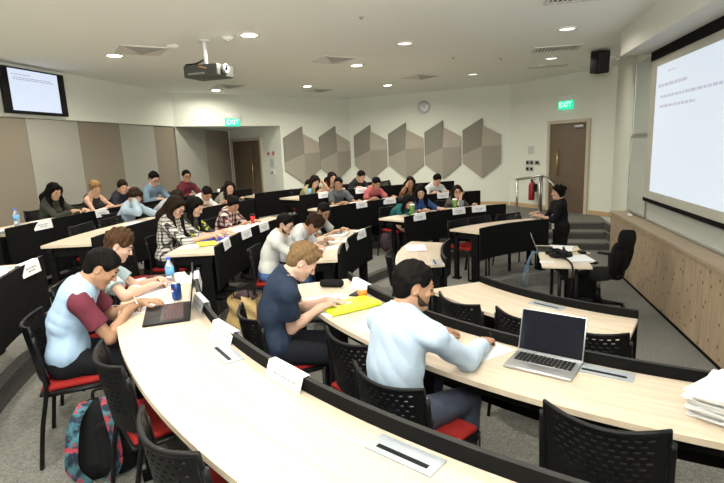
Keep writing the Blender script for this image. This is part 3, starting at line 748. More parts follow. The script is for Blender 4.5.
# ------------------------------------------------------------------ people: signed distance fields meshed with openvdb
def unit(v): v = np.asarray(v, float); n = np.linalg.norm(v); return v / n if n > 1e-9 else v
class Field:
    def __init__(self, lo, hi, h):
        self.h = h; self.lo = np.array(lo, float); self.n = np.maximum(4, np.ceil((np.array(hi) - self.lo) / h).astype(int) + 1)
        self.a = np.full(self.n, 0.3, np.float32)
        self.ax = [self.lo[i] + h * np.arange(self.n[i], dtype=np.float32) for i in range(3)]
    def win(self, lo, hi, pad):
        i0 = np.maximum(0, np.floor((np.asarray(lo) - pad - self.lo) / self.h).astype(int)); i1 = np.minimum(self.n, np.ceil((np.asarray(hi) + pad - self.lo) / self.h).astype(int) + 1)
        if np.any(i1 <= i0): return None
        sl = tuple(slice(a, b) for a, b in zip(i0, i1))
        X = self.ax[0][sl[0]][:, None, None]; Y = self.ax[1][sl[1]][None, :, None]; Z = self.ax[2][sl[2]][None, None, :]
        return sl, X, Y, Z
    def put(self, fn, lo, hi, k=0.02, mode='add'):
        w = self.win(lo, hi, k + 3 * self.h)
        if w is None: return self
        sl, X, Y, Z = w; d = fn(X, Y, Z).astype(np.float32); a = self.a[sl]
        if mode == 'add':
            if k > 0:
                hh = np.clip(0.5 + 0.5 * (a - d) / k, 0, 1); self.a[sl] = a + (d - a) * hh - k * hh * (1 - hh)
            else: self.a[sl] = np.minimum(a, d)
        elif mode == 'sub':
            d = -d; hh = np.clip(0.5 - 0.5 * (a - d) / max(k, 1e-5), 0, 1); self.a[sl] = a + (d - a) * hh + k * hh * (1 - hh)
        return self
    def cap(self, a, b, r1, r2, k=0.02, flat=None, mode='add', lim=None):
        a = np.asarray(a, float); b = np.asarray(b, float); rm = max(r1, r2) * (1 if flat is None else max(1, flat[1]))
        ba = b - a; l2 = max(ba @ ba, 1e-9)
        def fn(X, Y, Z):
            px, py, pz = X - a[0], Y - a[1], Z - a[2]
            t = np.clip((px * ba[0] + py * ba[1] + pz * ba[2]) / l2, 0, 1)
            qx, qy, qz = px - t * ba[0], py - t * ba[1], pz - t * ba[2]
            if flat is not None:
                ax, s = flat; dd = qx * ax[0] + qy * ax[1] + qz * ax[2]; m = (1 / s - 1) * dd
                qx, qy, qz = qx + m * ax[0], qy + m * ax[1], qz + m * ax[2]
            d = np.sqrt(qx * qx + qy * qy + qz * qz) - (r1 + (r2 - r1) * t)
            if lim is not None:
                for (c, nn) in lim: d = np.maximum(d, (X - c[0]) * nn[0] + (Y - c[1]) * nn[1] + (Z - c[2]) * nn[2])
            return d
        return self.put(fn, np.minimum(a, b) - rm, np.maximum(a, b) + rm, k, mode)
    def ell(self, c, r, R=None, k=0.02, mode='add', cut=None):
        c = np.asarray(c, float); r = np.asarray(r, float); R = np.eye(3) if R is None else R; rm = r.max()
        def fn(X, Y, Z):
            px, py, pz = X - c[0], Y - c[1], Z - c[2]
            q = [px * R[0, i] + py * R[1, i] + pz * R[2, i] for i in range(3)]
            k0 = np.sqrt(sum((q[i] / r[i]) ** 2 for i in range(3))); k1 = np.sqrt(sum((q[i] / r[i] ** 2) ** 2 for i in range(3))) + 1e-9
            d = k0 * (k0 - 1) / k1
            if cut is not None: d = cut(q, d)
            return d
        return self.put(fn, c - rm, c + rm, k, mode)
    def plane(self, c, n):
        n = unit(n); X = self.ax[0][:, None, None]; Y = self.ax[1][None, :, None]; Z = self.ax[2][None, None, :]
        self.a = np.maximum(self.a, ((X - c[0]) * n[0] + (Y - c[1]) * n[1] + (Z - c[2]) * n[2]).astype(np.float32)); return self
    def wrinkle(self, amp, seed, freqs):
        rg = np.random.RandomState(seed % 99991); X = self.ax[0][:, None, None]; Y = self.ax[1][None, :, None]; Z = self.ax[2][None, None, :]
        m = np.abs(self.a) < 0.05; idx = np.nonzero(m)
        x, y, z = self.ax[0][idx[0]], self.ax[1][idx[1]], self.ax[2][idx[2]]; n = 0
        for fq in freqs:
            for _ in range(2):
                f = rg.normal(size=3) * (1, 1, 0.7); f = f / np.linalg.norm(f) * fq; g2 = rg.normal(size=3); g2 = g2 / np.linalg.norm(g2) * fq * 0.4
                n = n + (1 - 2 * np.abs(np.sin(f[0] * x + f[1] * y + f[2] * z + rg.rand() * 6 + 0.9 * np.sin(g2[0] * x + g2[1] * y + g2[2] * z)))) * (0.5 + 0.5 * np.sin(g2[0] * x - g2[2] * z + rg.rand() * 6))
        self.a[idx] += (amp * n / len(freqs) * 0.8 + 0.0).astype(np.float32); return self
    def mesh(self, name, m):
        g = openvdb.FloatGrid(0.3); self.a[[0, -1]] = np.maximum(self.a[[0, -1]], 0.01); self.a[:, [0, -1]] = np.maximum(self.a[:, [0, -1]], 0.01); self.a[:, :, [0, -1]] = np.maximum(self.a[:, :, [0, -1]], 0.01)
        g.copyFromArray(self.a); pts, quads = g.convertToQuads(0.0)
        pts = pts * self.h + self.lo
        me = bpy.data.meshes.new(name); nq = len(quads)
        me.vertices.add(len(pts)); me.vertices.foreach_set('co', pts.astype(np.float32).ravel())
        me.loops.add(nq * 4); me.loops.foreach_set('vertex_index', quads[:, ::-1].astype(np.int32).ravel())
        me.polygons.add(nq); me.polygons.foreach_set('loop_start', np.arange(0, nq * 4, 4, dtype=np.int32))
        me.polygons.foreach_set('use_smooth', np.ones(nq, bool)); me.update(calc_edges=True); me.validate()
        me.materials.append(m); return me

def rotz(a): c, s = math.cos(a), math.sin(a); return np.array([[c, -s, 0], [s, c, 0], [0, 0, 1.0]])
def rotx(a): c, s = math.cos(a), math.sin(a); return np.array([[1, 0, 0], [0, c, -s], [0, s, c]])
def roty(a): c, s = math.cos(a), math.sin(a); return np.array([[c, 0, s], [0, 1, 0], [-s, 0, c]])
def ik(S, T, l1, l2, pole):
    S, T = np.asarray(S, float), np.asarray(T, float); d = T - S; D = np.linalg.norm(d)
    D2 = min(D, (l1 + l2) * 0.985); D2 = max(D2, abs(l1 - l2) + 0.04); u = d / D; T = S + u * D2
    x = (l1 * l1 - l2 * l2 + D2 * D2) / (2 * D2); y = math.sqrt(max(l1 * l1 - x * x, 0))
    p = np.asarray(pole, float); p = p - u * (p @ u); return S + u * x + unit(p) * y, T

SKIN = dict(light=(0.44, 0.265, 0.185), fair=(0.50, 0.31, 0.23), tan=(0.30, 0.165, 0.098), brown=(0.22, 0.115, 0.065), asian=(0.42, 0.26, 0.17))
for k_, c_ in SKIN.items(): SKIN[k_] = mat('skin_' + k_, c_, 0.55, spec=0.35)
HAIRC = dict(black=(0.0045, 0.0038, 0.0035), dark=(0.012, 0.0075, 0.005), brown=(0.045, 0.024, 0.012), light=(0.12, 0.075, 0.036), blond=(0.17, 0.105, 0.045), auburn=(0.020, 0.011, 0.007))
def hairmat(k):
    n = 'hair_' + k
    if n in MATS: return MATS[n]
    m = mat(n, HAIRC[k], 0.7, spec=0.05); t = NT(m); f = t.noise(t.mapping(t.coord(), (90, 90, 12)), 1.0, 3)
    c = HAIRC[k]; t.link(t.ramp(f, [(0.3, tuple(x * 0.6 for x in c)), (0.7, tuple(min(1, x * 1.6) for x in c))]), t.b.inputs['Base Color']); t.bump(f, 0.35, 0.004); return m
JEANS = mat('dark_trousers', (0.008, 0.0085, 0.011), 0.9, spec=0.1); DENIM = mat('blue_denim', (0.05, 0.12, 0.28), 0.85); NAVYT = mat('slate_trousers', (0.035, 0.042, 0.07), 0.85)
SHOE = mat('dark_shoe', (0.02, 0.02, 0.02), 0.5); SOLE = mat('white_shoe', (0.6, 0.6, 0.58), 0.6)
def cloth(name, col): return mat('cloth_' + name, col, 0.88, spec=0.15, noise=0.06, nscale=40)

def person(loc, rz, label, h=0.010, scale=1.0, fem=False, skin='light', hair=('short', 'dark'), shirt=None, sleeve='short', trousers=JEANS,
           lean=(10, 26, 30), neck=30, hp=35, hy=0, hr=0, twist=0, side=0, Lh=(-0.17, 0.47, 0.775), Rh=(0.17, 0.47, 0.775), Lp=None, Rp=None,
           grip='R', stand=False, legs=None, glasses=False, beard=False, sleeve_mat=None, neckband=None, group=None, name='person', build=1.0, collar=False, fwdfeet=0.42, top='tee', hold=None, H=None):
    s = scale
    if H is not None:                       # settle build and slouch so that the crown reaches the seated height H
        s = 0.93 if fem else 0.97; (l1, l2), n3 = lean[:2], neck
        def crown():
            q1, q2, q3 = rad(l1), rad(l2), rad(n3); t = rad(hp); k = (0.96 if fem else 1.0) * (0.5 + 0.5 * s)
            return 0.555 + 0.25 * s * math.cos(q1) + 0.245 * s * math.cos(q2) + 0.085 * s * math.cos(q3) + k * (0.075 * math.cos(t) - 0.035 * math.sin(t)) + k * 0.128
        for _ in range(60):
            c = crown()
            if abs(c - H) < 0.006: break
            if c > H:
                if s > (0.93 if h < 0.007 else 0.84 if fem else 0.87): s -= 0.01
                else: l1 += 0.7; l2 += 1.5; n3 += 0.8
            else:
                if l1 > 4: l1 -= 0.7; l2 -= 1.2; n3 -= 0.5
                elif s < 1.05: s += 0.01
                else: break
        lean = (l1, l2); neck = n3
    sw_ = (0.148 if fem else 0.168) * s * build
    if legs is None:
        legs = dict(hip=0.545, kx=0.13, ky=0.44, kz=0.50, fx=0.13, fy=fwdfeet)
    H0 = np.array([0, 0, 0.915 * s if stand else 0.555])
    a1, a2, a3 = rad(lean[0]), rad(lean[1]), rad(neck)
    sd = rad(side)
    def dirv(a): return unit(np.array([math.sin(sd), math.sin(a), math.cos(a)]))
    d1, d2, d3 = dirv(a1), dirv(a2), dirv(a3)
    Pm = H0 + d1 * 0.25 * s; Pn = Pm + d2 * 0.245 * s
    lat = rotz(rad(twist)) @ np.array([1.0, 0, 0]); lat = unit(lat - d2 * (lat @ d2)); fwd = np.cross(d2, lat)
    if fwd[1] < 0 and abs(twist) < 90: fwd = -fwd
    Sc = Pn - d2 * 0.068 * s + fwd * 0.012
    SL, SR = Sc - lat * sw_, Sc + lat * sw_
    SL, SR = SL + fwd * 0.03, SR + fwd * 0.03
    hc = Pn + d3 * (0.085 * s) + np.array([0, 0, 0.0]); Rhd = rotz(rad(hy)) @ rotx(-rad(hp)) @ roty(rad(hr))
    hs = 1.0 * (0.96 if fem else 1.0) * (0.5 + 0.5 * s)
    HC = hc + Rhd @ np.array([0, 0.035, 0.075]) * hs          # head centre
    def hl(p): return HC + Rhd @ (np.asarray(p, float) * hs)
    # arms
    ua, fa = 0.285 * s, 0.250 * s
    def arm(S, T, pole, sgn):
        T = np.array(T, float)
        E, Wr = ik(S, T, ua, fa, pole if pole is not None else (sgn * 0.55, -0.25, -0.8)); return E, Wr
    EL, WL = arm(SL, Lh, Lp, -1); ER, WR = arm(SR, Rh, Rp, 1)
    HLp, HRp = H0 + np.array([-0.09, 0, -0.01]) * s, H0 + np.array([0.09, 0, -0.01]) * s
    if stand:
        kn = [np.array([sg * 0.095, 0.02, 0.48 * s]) for sg in (-1, 1)]; an = [np.array([sg * 0.10, -0.03, 0.085]) for sg in (-1, 1)]
    else:
        kn = [np.array([sg * legs['kx'], legs['ky'], legs['kz']]) for sg in (-1, 1)]; an = [np.array([sg * legs['fx'], legs['fy'], 0.085]) for sg in (-1, 1)]
    allp = np.array([HC, SL, SR, EL, ER, WL, WR, HLp, HRp] + kn + an); lo = allp.min(0) - 0.22; hi = allp.max(0) + 0.22; lo[2] = -0.02
    sk = SKIN[skin]
    up_flat = fwd
    # ---------------- body
    B = Field(lo, hi, h)
    bt = 0.0
    B.cap(HLp, HRp, 0.095 * s, 0.095 * s, 0.03)
    B.cap(H0, Pm, 0.125 * s * build, 0.125 * s * build, 0.05, (fwd, 0.74))
    B.cap(Pm, Pn - d2 * 0.09 * s, 0.128 * s * build, 0.140 * s * build, 0.05, (fwd, 0.70))
    B.cap(SL, SR, 0.046 * s, 0.046 * s, 0.05)
    if fem:
        for sg in (-1, 1): B.ell(Pm + d2 * 0.075 + lat * sg * 0.065 + fwd * 0.085, (0.058, 0.058, 0.062), None, 0.04)
    B.cap(Pn - d2 * 0.03, hl((0, -0.02, -0.05)), 0.057 * s if not fem else 0.048, 0.053 * s if not fem else 0.045, 0.03)
    ndir = unit(hl((0, -0.02, -0.05)) - Pn)
    for S in (SL, SR): B.cap(Pn + ndir * 0.015, S + d2 * 0.005, 0.042, 0.036, 0.05)
    ra = 0.85 if fem else 1.0
    for S, E, Wr in ((SL, EL, WL), (SR, ER, WR)):
        B.cap(S, S + (E - S) * 0.3, 0.050 * ra * s, 0.046 * ra * s, 0.03); B.cap(S, E, 0.045 * ra * s, 0.036 * ra * s, 0.02)
        m_ = E + (Wr - E) * 0.35; B.cap(E, m_, 0.036 * ra * s, 0.039 * ra * s, 0.02); B.cap(m_, Wr, 0.039 * ra * s, 0.025 * ra * s, 0.02)
    for Hp, K, A in zip((HLp, HRp), kn, an):
        B.cap(Hp, K, 0.082 * s, 0.055 * s, 0.03); m_ = K + (A - K) * 0.35; B.cap(K, m_, 0.053 * s, 0.054 * s, 0.02); B.cap(m_, A, 0.054 * s, 0.036 * s, 0.02)
        B.cap(A + np.array([0, -0.03, -0.04]), A + np.array([0, 0.13, -0.055]), 0.034, 0.026, 0.03)
    # hands
    tips = {}
    for side_, S, E, Wr, sg in (('L', SL, EL, WL, -1), ('R', SR, ER, WR, 1)):
        f = unit(Wr - E); dd = unit(np.array([f[0], f[1], f[2] * 0.35 - 0.03])) if hold is None or side_ not in hold else unit(np.asarray(hold[side_]))
        l = unit(np.cross(dd, (0, 0, 1))) if abs(dd[2]) < 0.9 else unit(np.cross(dd, (0, -1, 0)))
        if hold is not None and side_ in hold and len(hold) > 2: l = unit(np.asarray(hold['l']))
        nn = np.cross(l, dd)                      # palm-back normal
        curl = 0.95 if side_ == grip else 0.42
        hsz = s * (0.92 if fem else 1.0)
        B.cap(Wr - f * 0.02, Wr + dd * 0.02 * hsz, 0.028 * hsz, 0.028 * hsz, 0.02)
        B.ell(Wr + dd * 0.048 * hsz, (0.040 * hsz, 0.052 * hsz, 0.0165 * hsz), np.array([l, dd, nn]).T, 0.016)
        for q, (off, ln) in enumerate(((-0.0315, 0.066), (-0.0105, 0.077), (0.0105, 0.073), (0.0315, 0.056))):
            off *= -sg * hsz; ln *= hsz; p0 = Wr + dd * 0.085 * hsz + l * off * 0.95; a = 0.25 * curl; pts = [p0]
            spread = l * off * 1.2
            for j, fr in enumerate((0.42, 0.32, 0.26)):
                a += curl * (0.55 if j == 0 else 0.6); v = unit(dd * math.cos(a) - nn * math.sin(a) + spread * (1.0 if j == 0 else 0.4)); pts.append(pts[-1] + v * ln * fr)
            B.cap(Wr + dd * 0.06 * hsz + l * off * 0.8, p0, 0.0115 * hsz, 0.0105 * hsz, 0.006)
            for j in range(3): B.cap(pts[j], pts[j + 1], (0.0098 - 0.0008 * j) * hsz, (0.0092 - 0.0009 * j) * hsz, 0.003)
            if q == 0: tips[side_] = (pts[-1], pts[1], dd, l, nn)
        t0 = Wr + dd * 0.025 * hsz - l * sg * 0.026 * hsz; t1 = t0 + (dd * 0.030 - l * sg * 0.024 - nn * 0.008) * hsz
        t2 = t1 + (dd * 0.030 - l * sg * (0.004 if side_ == grip else 0.014) - nn * 0.012) * hsz
        t3 = t2 + (dd * 0.024 + l * sg * (0.010 if side_ == grip else 0.002) - nn * 0.008) * hsz
        B.cap(t0, t1, 0.0155 * hsz, 0.0125 * hsz, 0.010); B.cap(t1, t2, 0.0120 * hsz, 0.0105 * hsz, 0.004); B.cap(t2, t3, 0.0105 * hsz, 0.0085 * hsz, 0.003)
    # head
    R = Rhd
    B.ell(hl((0, -0.014, 0.026)), np.array((0.074, 0.094, 0.089)) * hs, R, 0.02)
    B.ell(hl((0, 0.022, -0.038)), np.array((0.058 if fem else 0.062, 0.066, 0.072)) * hs, R, 0.03)
    B.cap(hl((-0.012, 0.064, -0.098)), hl((0.012, 0.064, -0.098)), 0.017 * hs, 0.017 * hs, 0.025)
    for sg in (-1, 1):
        B.cap(hl((sg * 0.050, 0.0, -0.055)), hl((sg * 0.018, 0.062, -0.096)), 0.016 * hs, 0.015 * hs, 0.025)          # jaw
        B.ell(hl((sg * 0.042, 0.062, -0.024)), np.array((0.018, 0.016, 0.016)) * hs, R, 0.02)                       # cheek
        B.ell(hl((sg * 0.031, 0.094, 0.004)), np.array((0.017, 0.017, 0.012)) * hs, R, 0.012, 'sub')                # eye socket
        B.ell(hl((sg * 0.031, 0.072, 0.003)), np.array((0.0135, 0.0135, 0.0125)) * hs, R, 0.004)                     # lidded eye
        B.ell(hl((sg * 0.074, -0.012, -0.008)), np.array((0.009, 0.020, 0.031)) * hs, R @ rotz(sg * -0.35), 0.008)  # ear
        B.ell(hl((sg * 0.082, -0.008, -0.006)), np.array((0.005, 0.010, 0.017)) * hs, R @ rotz(sg * -0.35), 0.004, 'sub')
    B.cap(hl((-0.030, 0.076, 0.021)), hl((0.030, 0.076, 0.021)), 0.010 * hs, 0.010 * hs, 0.016)
    B.cap(hl((0, 0.084, 0.008)), hl((0, 0.104, -0.028)), 0.0065 * hs, 0.0105 * hs, 0.012)
    for sg in (-1, 1): B.ell(hl((sg * 0.010, 0.096, -0.032)), np.array((0.007, 0.008, 0.006)) * hs, R, 0.006)
    B.cap(hl((-0.017, 0.079, -0.058)), hl((0.017, 0.079, -0.058)), 0.0065 * hs, 0.0065 * hs, 0.008)
    B.cap(hl((-0.014, 0.079, -0.069)), hl((0.014, 0.079, -0.069)), 0.0070 * hs, 0.0070 * hs, 0.008)
    me = B.mesh('person_body', sk)
    P = link_mesh(name, me, None, (), tuple(loc), (0, 0, rz)); setp(P, label, 'person', group)
    # ---------------- shirt
    st = shirt if shirt is not None else cloth('grey_tee', (0.4, 0.4, 0.4)); F = Field(lo, hi, h); o = max(0.011, h * 1.2)
    hem = H0 - d1 * (0.01 if not stand else 0.02)
    F.cap(H0 - d1 * 0.03, Pm, 0.128 * s * build + o, 0.126 * s * build + o, 0.05, (fwd, 0.78))
    F.cap(Pm, Pn - d2 * 0.09 * s, 0.128 * s * build + o, 0.140 * s * build + o, 0.05, (fwd, 0.74))
    F.cap(HLp + d1 * 0.05, HRp + d1 * 0.05, 0.10 * s + o, 0.10 * s + o, 0.05)
    if fem:
        for sg in (-1, 1): F.ell(Pm + d2 * 0.075 + lat * sg * 0.065 + fwd * 0.085, np.array((0.058, 0.058, 0.062)) + o, None, 0.05)
    if top != 'tank':
        F.cap(SL, SR, 0.046 * s + o, 0.046 * s + o, 0.05)
        for S in (SL, SR): F.cap(Pn - d2 * 0.004, S + d2 * 0.005, 0.042 + o, 0.036 + o, 0.05)
    else:
        for S in (SL, SR): F.cap(S - (S - Sc) * 0.5 + d2 * 0.045 + fwd * 0.03, S - (S - Sc) * 0.5 - d2 * 0.12 + fwd * 0.06, 0.018, 0.02, 0.02)
    fr = dict(short=0.62, long=1.0, none=0.0, threeq=1.0)[sleeve]
    FL = F if sleeve_mat is None else Field(lo, hi, h); FR_ = F if sleeve_mat is None else Field(lo, hi, h)
    if fr > 0:
        for Fs, S, E, Wr in ((FL, SL, EL, WL), (FR_, SR, ER, WR)):
            u = unit(E - S)
            if sleeve == 'short':
                Fs.cap(S, S + u * ua * 0.75, 0.048 * ra * s + o, 0.050 * ra * s + o + 0.006, 0.022, lim=[(S + u * ua * fr, u)])
                if sleeve_mat is not None: Fs.cap(Pn + (S - Pn) * 0.45 - d2 * 0.012, S, 0.046 + o + 0.006, 0.053 * ra * s + o + 0.005, 0.03)
            else:
                Fs.cap(S, E, 0.049 * ra * s + o, 0.041 * ra * s + o, 0.022); v = unit(Wr - E); e = 0.92 if sleeve == 'long' else 0.35
                Fs.cap(E, Wr, 0.043 * ra * s + o, (0.032 if sleeve == 'long' else 0.040) * ra * s + o, 0.02, lim=[(E + v * fa * e, v)])
    # neckline and hem
    nk = Pn + d3 * 0.045 + fwd * 0.012
    if top == 'tank': F.ell(nk, (0.085, 0.10, 0.09), None, 0.006, 'sub')
    else: F.cap(Pn + ndir * 0.030 + fwd * 0.006, Pn + ndir * 0.15 + fwd * 0.01, 0.060 * s, 0.075 * s, 0.006, None, 'sub')
    if collar or neckband is not None:
        cm = neckband if neckband is not None else st
        G = Field(lo, hi, h); dn = ndir
        ctr = Pn + ndir * 0.030 + fwd * 0.004
        r0, r1, t0, t1 = (0.082, 0.069, -0.020, 0.026) if collar else (0.077, 0.071, -0.018, 0.004)
        G.cap(ctr + dn * t0, ctr + dn * t1, r0 * s, r1 * s, 0.01, (fwd, 1.08), lim=[(ctr + dn * (t1 - 0.002) , dn), (ctr + dn * (t0 - 0.004), -dn)])
        G.cap(ctr - dn * 0.06, ctr + dn * 0.09, 0.066 * s, 0.058 * s, 0.003, (fwd, 1.08), 'sub')
        link_mesh('collar', G.mesh('collar', cm), P)
    F.plane(H0 - d1 * 0.035 if not stand else H0 - d1 * 0.10, -d1)
    seed_ = len(label) * 7 + int(abs(loc[0]) * 100); F.wrinkle(0.0085 if h < 0.007 else 0.0065, seed_, (18, 28, 42))
    link_mesh('shirt' if top != 'dress' else 'dress', F.mesh('shirt', st), P)
    if sleeve_mat is not None:
        for Fs in (FL, FR_): Fs.wrinkle(0.0025, seed_, (35, 55)); link_mesh('sleeve', Fs.mesh('sleeve', sleeve_mat), P)
    # ---------------- trousers
    T = Field(lo, np.array([hi[0], hi[1], H0[2] + 0.2]), max(h, 0.008)); o2 = max(0.010, h * 1.1)
    T.cap(HLp, HRp, 0.097 * s + o2, 0.097 * s + o2, 0.03); T.cap(H0, H0 + d1 * 0.06, 0.125 * s * build + o2 * .6, 0.118 * s * build + o2 * .6, 0.05, (fwd, 0.78))
    for Hp, K, A in zip((HLp, HRp), kn, an):
        v = unit(A - K); T.cap(Hp, K, 0.083 * s + o2, 0.058 * s + o2, 0.03); T.cap(K, A, 0.057 * s + o2, 0.043 * s + o2 + 0.01, 0.02, lim=[(A - v * 0.01, v)])
    T.plane(H0 + d1 * 0.07, d1)
    T.wrinkle(0.006, seed_ + 3, (20, 34))
    link_mesh('trousers', T.mesh('trousers', trousers), P)
    for A in an:
        G = Field(A - 0.2, A + 0.25, max(h, 0.007)); G.cap(A + np.array([0, -0.045, -0.045]), A + np.array([0, 0.15, -0.05]), 0.042, 0.036, 0.03); G.cap(A + np.array([0, -0.02, -0.01]), A + np.array([0, 0.03, -0.035]), 0.046, 0.044, 0.03)
        G.plane((0, 0, 0.004), (0, 0, -1)); G.plane(A + np.array([0, 0, 0.02]), (0, -0.15, 1)); link_mesh('shoe', G.mesh('shoe', SHOE), P)
    # ---------------- hair
    hk, hcol = hair; hm = hairmat(hcol); hi2 = hi.copy(); hi2[2] += 0.05
    Hh = Field(np.minimum(HC - 0.5, lo) if hk in ('long', 'wavy') else HC - 0.22, HC + 0.24, max(h * 0.8, 0.005)); rndp = random.Random(len(label)).random() * 6
    vol = dict(short=0.013, crop=0.006, quiff=0.016, curly=0.030, tousled=0.020, long=0.014, wavy=0.018, bun=0.017, pony=0.014, fringe=0.018, bob=0.022)[hk]
    amp = dict(short=0.003, crop=0.0015, quiff=0.0035, curly=0.010, tousled=0.007, long=0.003, wavy=0.005, bun=0.002, pony=0.002, fringe=0.004, bob=0.006)[hk]
    offc = dict(short=0.012, crop=0.018, quiff=0.016, curly=0.010, tousled=0.009, long=0.012, wavy=0.012, bun=0.009, pony=0.009, fringe=-0.002, bob=0.010)[hk]
    def cut(q, d):
        x, y, z = q
        y = y - 0.014 * hs; z = z + 0.026 * hs
        n_ = 0; rg = np.random.RandomState(int(rndp * 1000))
        for fq in (55, 75, 95, 120, 150, 180):
            f3 = rg.normal(size=3); f3 = f3 / np.linalg.norm(f3) * fq; n_ = n_ + np.sin(f3[0] * x + f3[1] * y + f3[2] * z + rg.rand() * 6)
        n_ = n_ * amp * 0.42
        line = z * 0.50 - y * 0.866 - (offc - 0.046) * hs + 0.5 * n_
        back = np.where(y < -0.03 * hs, z + 0.090 * hs, 1e3)         # nape
        d2_ = d - n_
        if hk in ('short', 'crop', 'quiff', 'tousled', 'curly'):
            d2_ = d2_ + np.clip((0.035 * hs - z) / (0.09 * hs), 0, 1) * vol * 0.75
            ear = np.sqrt(((y + 0.006 * hs) / 0.027) ** 2 + ((z + 0.014 * hs) / 0.040) ** 2) - 1
            d2_ = np.maximum(d2_, -np.where(np.abs(x) > 0.045 * hs, ear * 0.03, 1e3))
        if hk != 'fringe': d2_ = d2_ + np.clip(1 - line / (0.030 * hs), 0, 1) * vol * 0.8 * (y > 0.0)
        d2_ = np.maximum(d2_, -line)
        return np.maximum(d2_, -back)
    topb = 0.012 if hk in ('quiff', 'tousled') else 0.0
    Hh.ell(hl((0, -0.014, 0.026)), np.array((0.074 + vol, 0.094 + vol, 0.089 + vol + topb)) * hs, R, 0.006, 'add', cut)
    nv = vol * (0.35 if hk in ('short', 'crop', 'quiff', 'tousled', 'curly') else 0.8)
    Hh.ell(hl((0, -0.048, -0.022)), np.array((0.060 + nv, 0.052 + nv, 0.066)) * hs, R, 0.012, 'add', lambda q, d: np.maximum(d, np.maximum(q[1] - 0.045 * hs, -(q[2] + 0.060 * hs))))
    if hk == 'quiff':
        for q in range(5): Hh.cap(hl((-0.04 + q * 0.02, 0.045, 0.10)), hl((-0.035 + q * 0.018, 0.074, 0.104)), 0.016, 0.009, 0.014)
    if hk == 'bob':
        for sg in (-1, 1): Hh.cap(hl((sg * 0.060, -0.020, 0.03)), hl((sg * 0.066, -0.030, -0.05)), 0.034, 0.030, 0.02)
    if hk == 'fringe':
        Hh.cap(hl((-0.05, 0.06, 0.065)), hl((0.05, 0.06, 0.065)), 0.03, 0.03, 0.02)
    if hk in ('long', 'wavy'):
        ext = 0.30 if hk == 'long' else 0.24; wv = 0.012 if hk == 'wavy' else 0.004
        c0, c1 = hl((0, -0.06, 0.03)), hl((0, -0.085, -0.06)); Hh.cap(c0, c1, 0.085 * hs, 0.075 * hs, 0.03)
        dn = unit(Pm - Pn); bk = Pn - fwd * 0.085
        Hh.cap(c1, bk, 0.070 * hs, 0.075 * hs, 0.03, (lat, 1.25)); Hh.cap(bk, bk + dn * 0.16, 0.07 * hs, 0.045 * hs, 0.03, (lat, 1.4))
        for sg in (-1, 1):
            pts = [hl((sg * 0.060, 0.030, 0.075)), hl((sg * 0.086, 0.004, 0.01)), hl((sg * 0.086, 0.004, -0.09))]
            pts.append(pts[-1] * 0.35 + 0.65 * (Sc + lat * sg * 0.10 + fwd * 0.075 + d2 * 0.05)); pts.append(Sc + lat * sg * 0.095 + fwd * 0.115 - d2 * 0.10); pts.append(pts[-1] - d2 * (ext - 0.17) + lat * sg * wv)
            rr = [0.022, 0.030, 0.034, 0.038, 0.036, 0.016]
            for j in range(5): Hh.cap(pts[j], pts[j + 1], rr[j] * hs, rr[j + 1] * hs, 0.015)
            for j, oo in enumerate((0.018, -0.016)): Hh.cap(pts[2] + lat * oo, pts[4] + lat * oo - d2 * 0.06 * j + fwd * 0.012, 0.022, 0.014, 0.008)
    if hk in ('bun', 'bob'): Hh.ell(hl((0, -0.115, 0.055)), (0.042, 0.036, 0.040), R, 0.01)
    if hk == 'pony':
        Hh.ell(hl((0, -0.115, 0.03)), (0.03, 0.03, 0.03), R, 0.01); q = hl((0, -0.135, 0.02)); Hh.cap(q, q + np.array([0, -0.03, -0.14]), 0.026, 0.012, 0.01)
    link_mesh('hair', Hh.mesh('hair', hm), P)
    # brows, lashes, lips
    for sg in (-1, 1):
        e = MB(); e.tube([tuple(hl((sg * 0.046, 0.077, 0.027))), tuple(hl((sg * 0.031, 0.0865, 0.031))), tuple(hl((sg * 0.016, 0.0875, 0.026)))], 0.0034, 6)
        link_mesh('eyebrow', e.mesh('eyebrow', hm), P)
    for sg in (-1, 1):
        e = MB(); e.tube([tuple(hl((sg * 0.044, 0.0765, -0.002))), tuple(hl((sg * 0.031, 0.0865, -0.0045))), tuple(hl((sg * 0.019, 0.0825, -0.001)))], 0.0024, 6)
        link_mesh('eyelashes', e.mesh('eyelashes', hairmat('black')), P)
    lm = mat('lips_' + skin, tuple(c * f_ for c, f_ in zip(sk.diffuse_color[:3], (0.85, 0.55, 0.6))), 0.5)
    e = MB().tube([tuple(hl((-0.020, 0.0805, -0.064))), tuple(hl((-0.007, 0.0885, -0.062))), tuple(hl((0.007, 0.0885, -0.062))), tuple(hl((0.020, 0.0805, -0.064)))], 0.0042, 6)
    link_mesh('lips', e.mesh('lips', lm), P)
    if beard:
        G = Field(HC - 0.2, HC + 0.2, max(h * 0.8, 0.005))
        def bc(q, d):
            z = q[2]; y = q[1]; return np.maximum(np.maximum(d, z - (0.012 - 0.75 * (y + 0.02)) * hs), -(y + 0.045 * hs))
        G.ell(hl((0, 0.022, -0.038)), np.array((0.062 + 0.010, 0.066 + 0.007, 0.072 + 0.009)) * hs, R, 0.004, 'add', bc)
        G.cap(hl((-0.012, 0.064, -0.098)), hl((0.012, 0.064, -0.098)), 0.0215 * hs, 0.0215 * hs, 0.02)
        G.cap(hl((-0.022, 0.077, -0.050)), hl((0.022, 0.077, -0.050)), 0.007 * hs, 0.007 * hs, 0.006)
        G.ell(hl((0, 0.092, -0.062)), np.array((0.018, 0.014, 0.009)) * hs, R, 0.003, 'sub')
        link_mesh('beard', G.mesh('beard', mat('stubble', (0.035, 0.021, 0.014), 0.8, spec=0.1, noise=0.3, nscale=160)), P)
